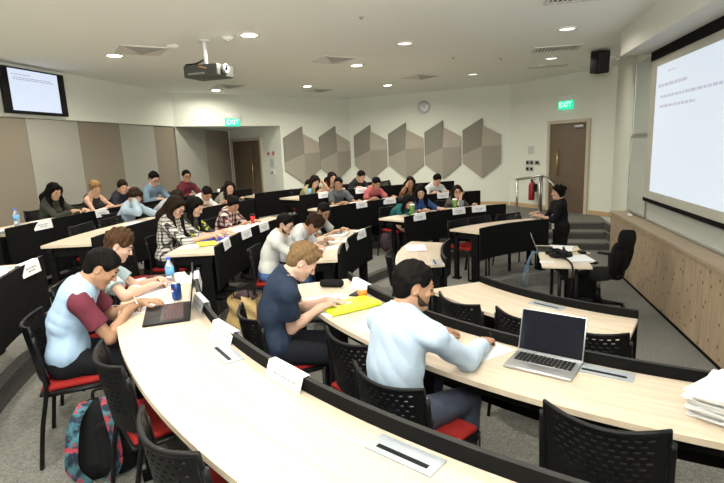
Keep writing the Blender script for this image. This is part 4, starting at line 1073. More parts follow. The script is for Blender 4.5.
    if glasses:
        e = MB()
        for sg in (-1, 1):
            c = [tuple(hl((sg * 0.033 + 0.024 * math.cos(t * math.pi / 9), 0.099, 0.001 + 0.019 * math.sin(t * math.pi / 9)))) for t in range(18)]
            e.tube(c, 0.0024, 6, closed=True); e.tube([tuple(hl((sg * 0.057, 0.098, 0.006))), tuple(hl((sg * 0.077, 0.04, 0.006))), tuple(hl((sg * 0.080, -0.02, 0.004)))], 0.0022, 6)
        e.tube([tuple(hl((-0.009, 0.099, 0.004))), tuple(hl((0.009, 0.099, 0.004)))], 0.0022, 6); link_mesh('glasses', e.mesh('glasses', M['plastic']), P)
    P['_tips'] = 0
    del P['_tips']
    M4 = Matrix.Translation(Vector(loc)) @ Matrix.Rotation(rz, 4, 'Z')
    info = {k: tuple(M4 @ Vector(v[0])) for k, v in tips.items()}
    return P, info
# ------------------------------------------------------------------ seats, people
plaidBW = m_plaid('plaid_black_white', (0.52, 0.50, 0.46), (0.07, 0.07, 0.07), (0.015, 0.015, 0.015), 26, 0.36)
plaidRW = m_plaid('plaid_maroon_white', (0.52, 0.42, 0.38), (0.10, 0.03, 0.035), (0.02, 0.012, 0.015), 14, 0.45)
m_blackyellow = mat('cloth_black_yellow', (0.02, 0.02, 0.02), 0.85)
t_ = NT(m_blackyellow); sp_ = t_.sep(t_.coord()); f_ = t_.noise(t_.coord(), 22, 2)
k_ = t_.math('MULTIPLY', t_.math('GREATER_THAN', f_, 0.57), t_.math('LESS_THAN', t_.math('ABSOLUTE', t_.math('SUBTRACT', sp_[2], 0.86)), 0.07)); k_ = t_.math('MULTIPLY', k_, t_.math('GREATER_THAN', sp_[1], 0.12))
t_.link(t_.mix(k_, (0.018, 0.018, 0.018), (0.45, 0.48, 0.03)), t_.b.inputs['Base Color'])
NEAR, MID, FAR = 0.0055, 0.008, 0.0095
def seated(row, ang, Rs, label, clabel, turn=0, cturn=0, dchair=0.08, cang=0, **kw):
    p = pol(Rs, ang, ZT[row])
    o, info = person(p, rad(ang + 90 + turn), label, **kw)
    chair(Rs - dchair, ang + cang, row, clabel, cturn)
    return o, info
G1 = 'students seated along the curved desks'
PEN = {}
# near rows
_, PEN['p1'] = seated('C', -155.8, 5.51, 'young man in pale blue T-shirt with maroon sleeves writing at near desk', 'black chair with red seat under the man with maroon sleeves', turn=-4, H=1.20, h=0.0052, skin='tan', hair=('short', 'black'),
    shirt=cloth('pale_blue', (0.30, 0.41, 0.55)), sleeve_mat=cloth('maroon', (0.105, 0.022, 0.034)), neckband=cloth('maroon', (0.105, 0.022, 0.034)), lean=(6, 26), neck=44, hp=40, hy=-4, Rh=(-0.02, 0.35, 0.785), Lh=(-0.18, 0.43, 0.785), Rp=(0.9, -0.35, -0.6), group=G1, trousers=JEANS)
_, PEN['p2'] = seated('C', -164.0, 5.52, 'brown-haired young man in pale T-shirt reaching over papers, behind the man with maroon sleeves', 'black chair hidden behind the man with maroon sleeves', turn=6, H=1.20, h=0.0062, skin='fair', hair=('tousled', 'brown'),
    shirt=cloth('pale_aqua', (0.40, 0.50, 0.53)), lean=(10, 30), neck=38, hp=30, hy=-8, Rh=(0.20, 0.48, 0.785), Lh=(0.03, 0.53, 0.785), Rp=(0.9, -0.1, -0.4), group=G1)
_, PEN['p3'] = seated('B', -153.4, 4.30, 'young man in navy polo shirt writing beside the lime green folder', 'black chair of the man in navy polo shirt', turn=-16, build=0.92, h=0.0052, skin='fair', hair=('quiff', 'light'),
    shirt=cloth('navy', (0.016, 0.025, 0.046)), collar=True, lean=(5, 20), neck=44, hp=40, hy=-4, Rh=(-0.04, 0.34, 0.785), Lh=(-0.18, 0.40, 0.785), Rp=(0.32, -0.9, -0.7), group=G1)
_, PEN['p4'] = seated('B', -137.4, 4.19, 'man in pale blue long-sleeved shirt seen from behind, writing at second row desk', 'black chair with red seat of the man in pale blue shirt', turn=0, cang=1.2, h=0.0055, skin='tan', hair=('short', 'black'), beard=True,
    shirt=cloth('pale_sky', (0.40, 0.49, 0.60)), sleeve='long', collar=True, lean=(4, 11), neck=22, hp=14, hy=-34, Rh=(0.15, 0.55, 0.785), Lh=(-0.14, 0.52, 0.785), trousers=NAVYT, build=1.06, group=G1)
# third row, middle
seated('C', 174.0, 5.50, 'long-haired young woman in black and white checked shirt with glasses behind yellow paper', 'black chair of the woman in black and white checks', H=1.27, h=MID, fem=True, skin='fair', hair=('long', 'dark'), glasses=True,
    shirt=plaidBW, sleeve='threeq', lean=(6, 16), neck=30, hp=34, hy=-14, Rh=(0.02, 0.50, 0.80), Lh=(-0.12, 0.52, 0.80), group=G1)
seated('C', 170.2, 5.50, 'dark-haired young woman in black and yellow top beside the woman in checks', 'black chair of the woman in black and yellow top', H=1.23, h=MID, fem=True, skin='fair', hair=('long', 'black'),
    shirt=m_blackyellow, sleeve='threeq', lean=(8, 22), neck=34, hp=30, hy=-6, Rh=(0.06, 0.48, 0.785), Lh=(-0.14, 0.50, 0.785), group=G1)
seated('C', 160.5, 5.50, 'young woman in maroon and white checked shirt beside the red tumbler', 'black chair of the woman in maroon checks', H=1.14, h=MID, fem=True, skin='tan', hair=('bun', 'black'),
    shirt=plaidRW, sleeve='threeq', lean=(12, 30), neck=38, hp=36, hy=-20, Rh=(0.10, 0.46, 0.785), Lh=(-0.10, 0.50, 0.785), group=G1)
# second row, middle
seated('B', 176.8, 4.26, 'bearded man in white shirt and glasses at middle second row desk', 'black chair of the bearded man in white shirt', H=1.19, h=MID, skin='light', hair=('short', 'black'), beard=True, glasses=True,
    shirt=cloth('white_shirt', (0.50, 0.51, 0.48)), sleeve='long', collar=True, lean=(8, 22), neck=26, hp=24, hy=-16, Rh=(0.04, 0.52, 0.785), Lh=(-0.18, 0.50, 0.785), trousers=DENIM, group=G1)
seated('B', 169.4, 4.20, 'person with dark curly hair bent low between the men in white and grey', 'black chair of the curly-haired person', H=1.10, h=MID, skin='tan', hair=('curly', 'auburn'),
    shirt=cloth('white_tee', (0.42, 0.43, 0.44)), lean=(18, 44), neck=56, hp=56, Rh=(0.14, 0.46, 0.785), Lh=(-0.12, 0.48, 0.785), group=G1)
seated('B', 158.0, 4.26, 'man in grey T-shirt and glasses reading at far end of middle second row', 'black chair of the man in grey T-shirt with glasses', H=1.16, h=MID, skin='tan', hair=('short', 'black'), glasses=True,
    shirt=cloth('light_grey_tee', (0.33, 0.34, 0.32)), lean=(14, 32), neck=38, hp=32, hy=-22, Rh=(0.12, 0.46, 0.785), Lh=(-0.12, 0.48, 0.785), group=G1)
# fourth row, middle
seated('D', 165.5, 6.68, 'person with cropped brown hair in pale blue shirt resting head on hand', 'black chair of the person in pale blue shirt resting head on hand', H=1.17, h=MID, skin='light', hair=('fringe', 'auburn'),
    shirt=cloth('ice_blue', (0.28, 0.36, 0.43)), sleeve='long', lean=(10, 26), neck=34, hp=24, hy=-30, Rh=(0.11, 0.30, 1.02), Rp=(0.5, 0.5, -0.9), Lh=(-0.30, 0.56, 0.785), group=G1)
seated('D', 159.6, 6.68, 'young man in grey T-shirt bent down low over fourth row desk', 'black chair of the man bent low in grey T-shirt', H=1.06, h=MID, skin='tan', hair=('tousled', 'dark'),
    shirt=cloth('heather_grey', (0.26, 0.27, 0.29)), lean=(16, 38), neck=50, hp=48, Rh=(0.12, 0.44, 0.785), Lh=(-0.16, 0.46, 0.785), group=G1)
seated('D', 153.3, 6.68, 'black-haired person leaning on one arm over pink paper in fourth row', 'black chair of the person leaning over pink paper', H=1.07, h=MID, skin='tan', hair=('short', 'black'),
    shirt=cloth('white_vest', (0.62, 0.62, 0.60)), lean=(16, 36), neck=48, hp=44, hy=-20, Rh=(0.20, 0.40, 0.785), Lh=(-0.26, 0.46, 0.785), group=G1)
seated('D', 147.0, 6.82, 'young woman with very long dark hair sitting upright by the rear door', 'black chair of the long-haired woman by the rear door', H=1.09, h=MID, fem=True, skin='light', hair=('long', 'dark'), scale=0.92,
    shirt=cloth('taupe_top', (0.20, 0.18, 0.15)), sleeve='threeq', lean=(8, 16), neck=24, hp=12, hy=-30, Rh=(0.14, 0.46, 0.785), Lh=(-0.14, 0.46, 0.785), group=G1)
# rear row
seated('E', 166.6, 7.80, 'woman with long black hair in dark jacket looking at her phone in rear row', 'black chair of the woman with long black hair', H=1.19, h=MID, fem=True, skin='asian', hair=('long', 'black'),
    shirt=cloth('dark_olive', (0.035, 0.036, 0.028)), sleeve='long', lean=(10, 22), neck=30, hp=30, hy=-14, Rh=(0.05, 0.50, 0.81), Lh=(-0.10, 0.54, 0.81), group=G1)
seated('E', 161.2, 7.80, 'blonde woman with tied hair in dark tank top in rear row', 'black chair of the blonde woman', H=1.17, h=MID, fem=True, skin='light', hair=('bun', 'blond'), top='tank', sleeve='none',
    shirt=cloth('black_top', (0.022, 0.022, 0.02)), lean=(12, 24), neck=30, hp=26, hy=-18, Rh=(0.05, 0.46, 0.785), Lh=(-0.20, 0.50, 0.785), group=G1)
seated('E', 157.5, 7.80, 'dark-haired woman in navy top with hand to her cheek in rear row', 'black chair of the woman with hand to her cheek', H=1.15, h=MID, fem=True, skin='light', hair=('pony', 'dark'),
    shirt=cloth('ink_navy', (0.018, 0.020, 0.028)), sleeve='threeq', lean=(12, 26), neck=32, hp=22, hy=-22, Rh=(0.12, 0.42, 0.785), Lh=(-0.05, 0.40, 0.99), Lp=(-0.5, 0.5, -0.9), group=G1)
seated('E', 152.2, 7.80, 'man in denim blue shirt and glasses upright in rear row before striped wall', 'black chair of the man in denim blue shirt', H=1.23, h=MID, skin='light', hair=('quiff', 'black'), glasses=True,
    shirt=cloth('denim_shirt', (0.12, 0.175, 0.23)), sleeve='long', collar=True, lean=(6, 18), neck=26, hp=24, hy=-10, Rh=(0.20, 0.46, 0.785), Lh=(-0.14, 0.46, 0.785), group=G1)
seated('E', 146.8, 7.80, 'man in maroon shirt and glasses upright at right end of rear row', 'black chair of the man in maroon shirt', H=1.22, h=MID, skin='tan', hair=('short', 'black'), glasses=True,
    shirt=cloth('maroon_shirt', (0.10, 0.018, 0.028)), sleeve='long', collar=True, lean=(6, 14), neck=18, hp=6, hy=-20, Rh=(0.18, 0.46, 0.785), Lh=(-0.16, 0.46, 0.785), group=G1)
# third row, far side
seated('C', 132.0, 5.50, 'man in dark grey T-shirt turned sideways at left end of far third row desk', 'black chair of the man in dark grey T-shirt', H=1.22, h=FAR, skin='tan', hair=('short', 'black'),
    shirt=cloth('charcoal_tee', (0.085, 0.095, 0.10)), lean=(12, 26), neck=28, hp=10, hy=-40, turn=-10, Rh=(0.10, 0.48, 0.785), Lh=(-0.22, 0.50, 0.785), group=G1)
seated('C', 123.6, 5.50, 'man in salmon pink T-shirt looking down at far third row desk', 'black chair of the man in salmon pink T-shirt', H=1.16, h=FAR, skin='tan', hair=('short', 'black'),
    shirt=cloth('salmon', (0.32, 0.085, 0.092)), lean=(8, 20), neck=32, hp=30, hy=-6, Rh=(0.20, 0.44, 0.785), Lh=(-0.22, 0.50, 0.785), group=G1)
seated('C', 115.0, 5.50, 'long-haired woman in tan top with hand over her mouth, far third row', 'black chair of the woman with hand over her mouth', H=1.12, h=FAR, fem=True, skin='tan', hair=('long', 'dark'), top='tank', sleeve='none',
    shirt=cloth('rust_top', (0.20, 0.09, 0.04)), lean=(8, 18), neck=24, hp=10, hy=-24, Rh=(0.03, 0.28, 1.04), Rp=(0.7, 0.3, -0.8), Lh=(-0.10, 0.44, 0.785), group=G1)
seated('C', 108.5, 5.52, 'man in white V-neck T-shirt writing at right end of far third row', 'black chair of the man in white T-shirt', H=1.13, h=FAR, skin='light', hair=('quiff', 'black'),
    shirt=cloth('cool_white', (0.48, 0.50, 0.50)), lean=(8, 22), neck=34, hp=30, hy=-4, Rh=(0.14, 0.46, 0.785), Lh=(-0.16, 0.46, 0.785), group=G1)
# fourth row, far side
seated('D', 133.4, 6.24, 'long-haired woman leaning her head on her hand beside blue cup, far fourth row', 'black chair of the woman beside the blue cup', H=1.08, h=FAR, fem=True, skin='light', hair=('wavy', 'dark'),
    shirt=cloth('cream_top', (0.36, 0.31, 0.17)), lean=(12, 28), neck=36, hp=28, hy=-6, hr=-10, Rh=(-0.02, 0.42, 0.785), Lh=(-0.15, 0.36, 0.98), Lp=(-0.6, 0.4, -0.8), group=G1)
seated('D', 128.8, 6.26, 'woman with straight dark hair and bare shoulder behind the man in dark grey T-shirt', 'black chair of the woman with bare shoulder', H=1.12, h=FAR, fem=True, skin='light', hair=('long', 'dark'), top='tank', sleeve='none',
    shirt=cloth('ochre_top', (0.22, 0.15, 0.06)), lean=(8, 18), neck=24, hp=14, hy=-10, Rh=(0.14, 0.46, 0.785), Lh=(-0.14, 0.46, 0.785), group=G1)
seated('D', 122.6, 6.24, 'man in black T-shirt looking down, far fourth row below felt panels', 'black chair of the man in black T-shirt', H=1.11, h=FAR, skin='light', hair=('short', 'black'),
    shirt=cloth('black_tee', (0.014, 0.015, 0.016)), lean=(8, 20), neck=32, hp=28, Rh=(0.16, 0.46, 0.785), Lh=(-0.16, 0.46, 0.785), group=G1)
# second row, far side
seated('B', 128.5, 4.24, 'woman in teal jacket and pink top bent over the far second row desk', 'black chair with red seat of the woman in teal jacket', H=1.06, h=FAR, fem=True, skin='light', hair=('wavy', 'black'), scale=0.93,
    shirt=cloth('teal', (0.012, 0.085, 0.085)), sleeve='long', lean=(12, 26), neck=42, hp=34, hy=-8, Rh=(0.06, 0.46, 0.785), Lh=(-0.14, 0.46, 0.785), group=G1)
seated('B', 121.8, 4.24, 'dark-haired woman in blue shirt turned right at far second row desk', 'black chair of the woman in blue shirt', H=1.17, h=FAR, fem=True, skin='light', hair=('wavy', 'black'),
    shirt=cloth('royal_blue', (0.022, 0.05, 0.14)), sleeve='threeq', lean=(10, 22), neck=32, hp=20, hy=-24, turn=-8, Rh=(0.10, 0.46, 0.785), Lh=(-0.20, 0.54, 0.785), group=G1)
seated('B', 112.0, 4.24, 'woman in dark top with glasses resting chin on hand behind green tumbler', 'black chair of the woman resting chin on hand', H=1.13, h=FAR, fem=True, skin='light', hair=('long', 'dark'), glasses=True,
    shirt=cloth('dark_taupe', (0.075, 0.068, 0.062)), lean=(10, 22), neck=28, hp=6, hy=-28, Rh=(-0.02, 0.36, 0.98), Rp=(0.5, 0.4, -0.9), Lh=(-0.24, 0.42, 0.785), group=G1)
# presenter
prs, _ = person((3.10, 7.64, 0.0), rad(92), 'woman presenter in black standing by the table with hands held out', h=0.0075, fem=True, scale=0.865, skin='light', hair=('bob', 'black'), shirt=cloth('black_jacket', (0.005, 0.005, 0.0055)), sleeve='threeq',
    stand=True, build=0.92, lean=(2, 4), neck=8, hp=4, hy=-4, Rh=(0.09, 0.36, 1.04), Lh=(-0.06, 0.38, 1.02), Rp=(0.3, -0.5, -0.9), Lp=(-0.3, -0.5, -0.9), trousers=cloth('black_trousers', (0.006, 0.006, 0.0065)), group=None, grip='')
MB().tube(catmull([(-0.05, 0.06, 1.26), (-0.055, 0.125, 1.12), (0, 0.125, 0.90), (0.055, 0.125, 1.12), (0.05, 0.06, 1.26)], 4), 0.004, 6).build('lanyard', M['white'], prs)
MB().box((0, 0.13, 0.845), (0.075, 0.006, 0.11)).build('badge', M['white'], prs)

# empty chairs
EC = [('C', 5.07, -146.8, 4, 'empty black chair pushed under the near desk, behind the backpack'), ('C', 5.08, -137.4, 2, 'empty black chair at bottom edge pushed under the nearest desk'),
      ('B', 3.92, -143.2, 4, 'empty black chair between the navy polo man and the pale blue shirt man'), ('B', 3.91, -124.3, 0, 'empty black chair with red seat at the bottom right near white papers'),
      ('A', 2.72, -148.5, 0, 'empty chair at left end of the near innermost desk'), ('A', 2.66, -138.0, 0, 'empty chair behind the open silver laptop at the innermost desk'), ('A', 2.66, -129.5, 0, 'empty chair at the right end of the near innermost desk'),
      ('A', 2.68, 177.0, 0, 'empty chair behind the short desk with loose papers'),
      ('A', 2.70, 127.0, 0, 'leftmost empty chair behind the far innermost desk'), ('A', 2.70, 118.0, 0, 'middle empty chair behind the far innermost desk'), ('A', 2.70, 107.0, 0, 'rightmost empty chair behind the far innermost desk'),
      ('D', 6.27, 174.6, 0, 'empty chair at near end of middle fourth row desk'), ('D', 6.27, 169.8, 0, 'empty chair second from near end of middle fourth row desk'),
      ('C', 5.46, 181.0, 0, 'empty chair left of the woman in black and white checks'),
      ('C', 5.44, 103.5, 0, 'empty chair at right end of the far third row desk'), ('C', 5.44, 119.4, 0, 'empty chair between salmon T-shirt man and long-haired woman'),
      ('D', 6.16, 115.5, 0, 'empty chair right of the man in black T-shirt, far fourth row')]
for row, R, an, t, lab in EC: chair(R, an, row, lab, t)

# ------------------------------------------------------------------ things on the desks
def place(row, R, ang, dz=0.74, rz=None, turn=0.0):
    return pol(R, ang, ZT[row] + dz), (rad(ang + 90 + turn) if rz is None else rz)
CARDME = {}
def card_mesh():
    w = 0.27; mb = MB(); pr = [(-0.045, -0.078), (-0.016, 0.0), (0.016, 0.0), (0.030, -0.105)]; t = 0.0014; vs = []
    for k in range(2):
        for x in (-w / 2, w / 2):
            for q, (y, z) in enumerate(pr): vs.append((x, y + (t if q >= 2 else -t) * k, z + t * k))
    for k in (0, 8):
        for q in range(3): mb.add(vs, [(k + q, k + q + 1, k + 4 + q + 1, k + 4 + q)])
    for q in range(3):
        mb.add(vs, [(q, 8 + q, 8 + q + 1, q + 1), (4 + q, 4 + q + 1, 12 + q + 1, 12 + q)])
    mb.add(vs, [(0, 4, 12, 8), (3, 11, 15, 7)])
    return mb.mesh('folded_card', M['paper'])
CARDME['card'] = card_mesh()
def ink_mesh(sgn, a, b, t, wd):
    mb = MB(); r = random.Random(int(t * 100)); x = -wd / 2
    while x < wd / 2:
        q = r.uniform(0.014, 0.034); p0 = [a[k] + (b[k] - a[k]) * t for k in (0, 1)]; p1 = [a[k] + (b[k] - a[k]) * (t + 0.11) for k in (0, 1)]; o = 0.0028 * sgn
        mb.add([(x, p0[0] + o, p0[1] + 0.001), (x + q, p0[0] + o, p0[1] + 0.001), (x + q, p1[0] + o, p1[1] + 0.001), (x, p1[0] + o, p1[1] + 0.001)], [(0, 1, 2, 3)]); x += q + 0.007
    return mb.mesh('card_text', M['ink'])
CARDME['ink'] = [ink_mesh(1, (0.016, 0.0), (0.030, -0.105), 0.40, 0.15), ink_mesh(1, (0.016, 0.0), (0.030, -0.105), 0.62, 0.10), ink_mesh(-1, (-0.016, 0.0), (-0.045, -0.078), 0.42, 0.15)]
def name_card(row, ang, label, tilt=0.0, dz=0.806, dR=-0.012):
    # inner leaf (-y side after the turn) rests over the seat side of the panel
    p = pol(RI[row] + dR, ang, ZT[row] + dz)
    o = link_mesh('name_card', CARDME['card'], None, (), p, (0, 0, rad(ang + 90 + tilt))); setp(o, label, 'name card', 'folded name cards over the desk panels')
    for q in CARDME['ink']: link_mesh('printed_line', q, o)
name_card('C', -139.0, 'large white folded name card nearest the camera on the long near desk')
name_card('C', -147.6, 'white folded name card hanging beside the silver power plate, second from camera', 6)
name_card('C', -155.4, 'white folded name card just behind the black laptop screen', 5)
name_card('C', -163.6, 'white folded name card beside the water bottle and drink can', 0)
name_card('C', 177.3, 'white name card in front of the yellow paper and blue folder', 3)
name_card('C', 169.5, 'white name card between yellow paper and red tumbler', -2)
name_card('C', 163.2, 'white name card in front of the red tumbler', 2)
name_card('B', 170.5, 'small white name card in front of the man in white shirt', 6)
name_card('B', 159.3, 'white name card in front of the grey T-shirt man with glasses', -5)
name_card('B', -158.8, 'white name card standing beside the orange paper cup', 4)
name_card('B', 132.0, 'white name card in front of the woman in teal jacket', -3)
name_card('B', 117.6, 'white name card under the tumbler of the woman resting her chin', 2)
name_card('B', 110.8, 'rightmost white name card on the far second row desk', -2)
name_card('C', 132.9, 'white name card in front of the man in dark grey T-shirt', 3)
name_card('C', 124.9, 'white name card in front of the salmon T-shirt man', -4)
name_card('C', 110.2, 'white name card before the man in white V-neck T-shirt', 0)
name_card('D', 135.0, 'white name card beside the blue cup on far fourth row', 3, dR=-0.432)
name_card('D', 125.6, 'white name card before the man in black T-shirt, far fourth row', -3, dR=-0.432)
name_card('D', -167.3, 'white name card on the desk at the left edge', -6, dR=0.058)
name_card('E', 173.9, 'white name card in front of the woman with long black hair', -6)
name_card('E', 165.4, 'white name card right of the blonde woman on rear desk', 4)

def sheet(row, R, ang, w, d, label, m=None, turn=0, n=1, name='paper_sheet', cat='paper', group='loose papers on the desks', dz=0.7405, jitter=0.0):
    p, rz = place(row, R, ang, dz, None, turn)
    if n == 1:
        mb = MB(); nx = 6; vs = []
        for zz in (0.0, 0.0016):
            for i in range(nx + 1):
                for y in (-d / 2, d / 2): vs.append((-w / 2 + w * i / nx, y, zz + 0.0008 * math.sin(i * 1.3)))
        T = 2 * (nx + 1)
        for i in range(nx):
            k = 2 * i; mb.add(vs, [(k, k + 1, k + 3, k + 2), (T + k, T + k + 2, T + k + 3, T + k + 1), (k, k + 2, T + k + 2, T + k), (k + 1, T + k + 1, T + k + 3, k + 3)])
        mb.add(vs, [(0, T, T + 1, 1), (2 * nx, 2 * nx + 1, T + 2 * nx + 1, T + 2 * nx)])
        o = mb.build(name, m or M['paper'], None, p, (0, 0, rz))
    else:
        mb = MB(); r = random.Random(int(R * 100 + ang))
        for k in range(n):
            rot = Matrix.Rotation(rad(r.uniform(-jitter, jitter)), 3, 'Z'); mb.box((r.uniform(-jitter, jitter) * 0.003, r.uniform(-jitter, jitter) * 0.003, 0.004 + k * 0.008), (w, d, 0.007), rot)
        o = mb.build(name, m or M['paper'], None, p, (0, 0, rz))
    return setp(o, label, cat, group)
# sheets in front of the writers
sheet('C', 5.02, -157.6, 0.21, 0.29, 'white sheet under the hands of the man with maroon sleeves', turn=8)
sheet('C', 5.02, -162.2, 0.30, 0.21, 'white sheet under the hand of the brown-haired man', turn=-10)
sheet('C', 4.93, -165.9, 0.42, 0.30, 'large white paper at the end of the near desk by the water bottle', turn=14, dz=0.7425)
sheet('C', 5.12, -166.0, 0.30, 0.20, 'white paper under the elbow of the brown-haired man', turn=30)
sheet('B', 3.80, -156.8, 0.21, 0.29, 'white sheet under the hands of the man in navy polo', turn=-6)
sheet('B', 3.64, -135.2, 0.21, 0.29, 'white sheet the man in pale blue shirt is writing on', turn=-12)
sheet('B', 3.84, -146.2, 0.24, 0.14, 'small grey paper edge left of the man in pale blue shirt', turn=10)
sheet('A', 2.66, 163.0, 0.34, 0.22, 'loose white papers on the short innermost desk', turn=20, n=2, jitter=6, name='paper_pile')
sheet('B', 3.66, 172.5, 0.21, 0.29, 'white sheet before the bearded man in white shirt', turn=20)
sheet('B', 3.72, 166.5, 0.29, 0.21, 'white sheet between the bearded man and curly-haired person', turn=-12)
sheet('B', 3.74, 159.5, 0.30, 0.22, 'open grey notebook of the grey T-shirt man with glasses', mat('notebook_grey', (0.5, 0.52, 0.54), 0.7), turn=8, n=2, jitter=3, name='notebook', cat='notebook')
sheet('C', 4.95, 176.0, 0.28, 0.20, 'bright yellow paper beside the blue folder', M['yel'], turn=25, dz=0.749)
sheet('C', 4.98, 172.6, 0.34, 0.24, 'dark blue folder in front of the woman in checks', M['blue'], turn=-6, n=1, name='folder', cat='folder', dz=0.745)
sheet('C', 5.08, 177.4, 0.25, 0.20, 'white sheet beneath the yellow paper', turn=-8)
sheet('C', 4.96, 165.6, 0.21, 0.29, 'white sheet before the woman in black and yellow top', turn=14)
sheet('C', 4.98, 162.0, 0.29, 0.22, 'white papers before the woman in maroon checks', turn=-10, n=2, jitter=4, name='paper_pile')
sheet('D', 6.20, 168.5, 0.30, 0.21, 'white sheet by the elbow of the pale blue shirt person', turn=12)
sheet('D', 6.12, 162.5, 0.36, 0.24, 'white sheet under the outstretched arm in pale blue sleeve', turn=-8)
sheet('D', 6.14, 151.8, 0.26, 0.18, 'pink paper under the leaning black-haired person', mat('pink_paper', (0.62, 0.25, 0.36), 0.8), turn=5)
sheet('D', 6.20, 148.6, 0.30, 0.20, 'red folder at the far end of middle fourth row desk', mat('red_folder', (0.45, 0.08, 0.09), 0.6), turn=4, name='folder', cat='folder')
sheet('E', 7.27, 166.3, 0.24, 0.18, 'white sheet in front of the blonde woman', turn=6)
sheet('E', 7.29, 154.6, 0.32, 0.24, 'turquoise folder in front of the denim shirt man', mat('turquoise_folder', (0.10, 0.45, 0.45), 0.6), turn=6, name='folder', cat='folder')
sheet('E', 7.31, 146.6, 0.28, 0.20, 'white sheet in front of the maroon shirt man', turn=-6)
sheet('E', 7.25, 178.9, 0.26, 0.34, 'stack of white papers on the rear desk at left edge', n=6, jitter=8, name='paper_pile', turn=8)
sheet('D', 6.20, -165.6, 0.30, 0.24, 'white papers on the left edge desk behind the name card', n=3, jitter=8, name='paper_pile', turn=16)
sheet('D', 6.28, -167.6, 0.30, 0.20, 'pale blue booklet on the left edge desk', mat('pale_blue_paper', (0.30, 0.45, 0.58), 0.7), turn=-14, n=2, jitter=4, name='booklet', cat='booklet')
sheet('C', 4.98, 136.0, 0.20, 0.16, 'lilac paper under the hands of the dark grey T-shirt man', mat('lilac_paper', (0.40, 0.30, 0.55), 0.8), turn=4)
sheet('C', 4.94, 130.2, 0.42, 0.26, 'open white book between dark grey and salmon T-shirt men', n=3, jitter=4, name='open_book', cat='book')
sheet('C', 4.96, 123.6, 0.22, 0.28, 'white sheet before the salmon T-shirt man', turn=10)
sheet('B', 3.70, 127.6, 0.21, 0.26, 'white sheet before the woman in teal jacket', turn=10)
sheet('B', 3.72, 119.4, 0.22, 0.28, 'white sheet by the hand of the woman in blue shirt', turn=-12)
sheet('D', 5.70, 134.2, 0.3, 0.22, 'white sheet beside the blue cup on far fourth row', turn=5)
sheet('D', 5.70, 121.2, 0.26, 0.22, 'white sheet in front of the man in black T-shirt', turn=5)
sheet('B', 3.70, -117.7, 0.23, 0.32, 'tall stack of white papers at right edge of near second row desk', n=14, jitter=9, name='paper_stack', turn=-24, cat='paper stack')

# lime folder
p, rz = place('B', 3.73, -152.8, 0.7425, None, 4)
r = empty('document_folder', p, rz, 'bright lime green plastic folder on the desk beside navy polo man', 'folder')
MB().bevbox((0, 0, 0.012), (0.24, 0.40, 0.020), 0.006).build('cover', M['yellow'], r)
MB().bevbox((0.045, 0, 0.0235), (0.135, 0.40, 0.003), 0.001).build('flap', M['yellow'], r)
MB().box((-0.02, 0.0, 0.026), (0.03, 0.05, 0.003)).build('clasp', M['paper'], r)
MB().box((0.0, -0.13, 0.0018), (0.22, 0.22, 0.0035)).build('paper_inside', M['paper'], r)

# silver laptop
def laptop(row, R, ang, turn, name_label, body, keyc, deckm, lidang, w=0.33, d=0.23, logo=False):
    p, rz = place(row, R, ang, 0.7405, None, turn)
    r = empty('laptop', p, rz, name_label, 'laptop')
    MB().bevbox((0, 0, 0.008), (w, d, 0.015), 0.005).build('base', body, r)
    MB().bevbox((0, 0.028, 0.0152), (w * 0.86, d * 0.48, 0.002), 0.0006).build('keyboard_bed', deckm, r)
    kb = MB()
    for j in range(6):
        for i in range(14):
            if j == 0 and 4 <= i <= 9: continue
            kb.bevbox((-w * 0.40 + i * w * 0.0615, -0.016 + j * d * 0.079, 0.0175), (w * 0.052, d * 0.064, 0.003), 0.0008, seg=1)
    kb.bevbox((0, -0.016, 0.0175), (w * 0.34, d * 0.064, 0.003), 0.0008, seg=1)
    kb.build('keys', keyc, r)
    MB().bevbox((0, -0.072, 0.0156), (w * 0.30, d * 0.27, 0.0012), 0.0004).build('trackpad', body if logo is False else deckm, r)
    # lid hinged at the back edge
    lid = bpy.data.objects.new('lid', MB().bevbox((0, 0, d / 2), (w, 0.007, d), 0.003).mesh('lid', body)); COL.objects.link(lid); lid.parent = r; lid.location = (0, d / 2 - 0.002, 0.014); lid.rotation_euler = (-rad(lidang - 90), 0, 0)
    MB().box((0, -0.0042, d / 2 + 0.002), (w - 0.012, 0.0015, d - 0.014)).build('display', M['dark'], lid)
    return r
laptop('B', 3.625, -129.9, 3, 'open silver laptop with black screen on near second row desk', M['alu'], M['plastic'], M['alu'], 106, 0.33, 0.225)
redkey = mat('dark_keys_red', (0.05, 0.012, 0.012), 0.5)
laptop('C', 4.93, -154.9, -6, 'open black laptop on the near desk beside the drink can', M['plastic'], redkey, mat('laptop_deck', (0.03, 0.027, 0.026), 0.5), 100, 0.40, 0.27)

# bottles, cans, cups
def bottle(loc, label, h=0.225, r_=0.032):
    r = empty('water_bottle', loc, 0, label, 'bottle', 'plastic water bottles')
    MB().lathe([(0, 0.0), (r_ * 0.9, 0.0), (r_, 0.008), (r_, h * 0.30), (r_ * 0.93, h * 0.34), (r_, h * 0.38), (r_, h * 0.66), (r_ * 0.8, h * 0.76), (r_ * 0.42, h * 0.87), (r_ * 0.40, h * 0.92)], 22).build('body', M['glass'], r)
    MB().lathe([(r_ + 0.0008, h * 0.40), (r_ + 0.0008, h * 0.64)], 22).build('label_band', mat('bottle_label', (0.10, 0.32, 0.62), 0.5), r)
    MB().lathe([(r_ * 0.46, h * 0.91), (r_ * 0.46, h), (0, h)], 16).build('cap', M['bluecap'], r)
    return r
bottle(pol(4.90, -163.7, ZT['C'] + 0.741), 'clear water bottle with blue cap behind the blue drink can')
bottle(pol(7.30, 174.3, ZT['E'] + 0.741), 'clear water bottle standing alone on rear desk at left')
p = pol(4.85, -158.6, ZT['C'] + 0.741)
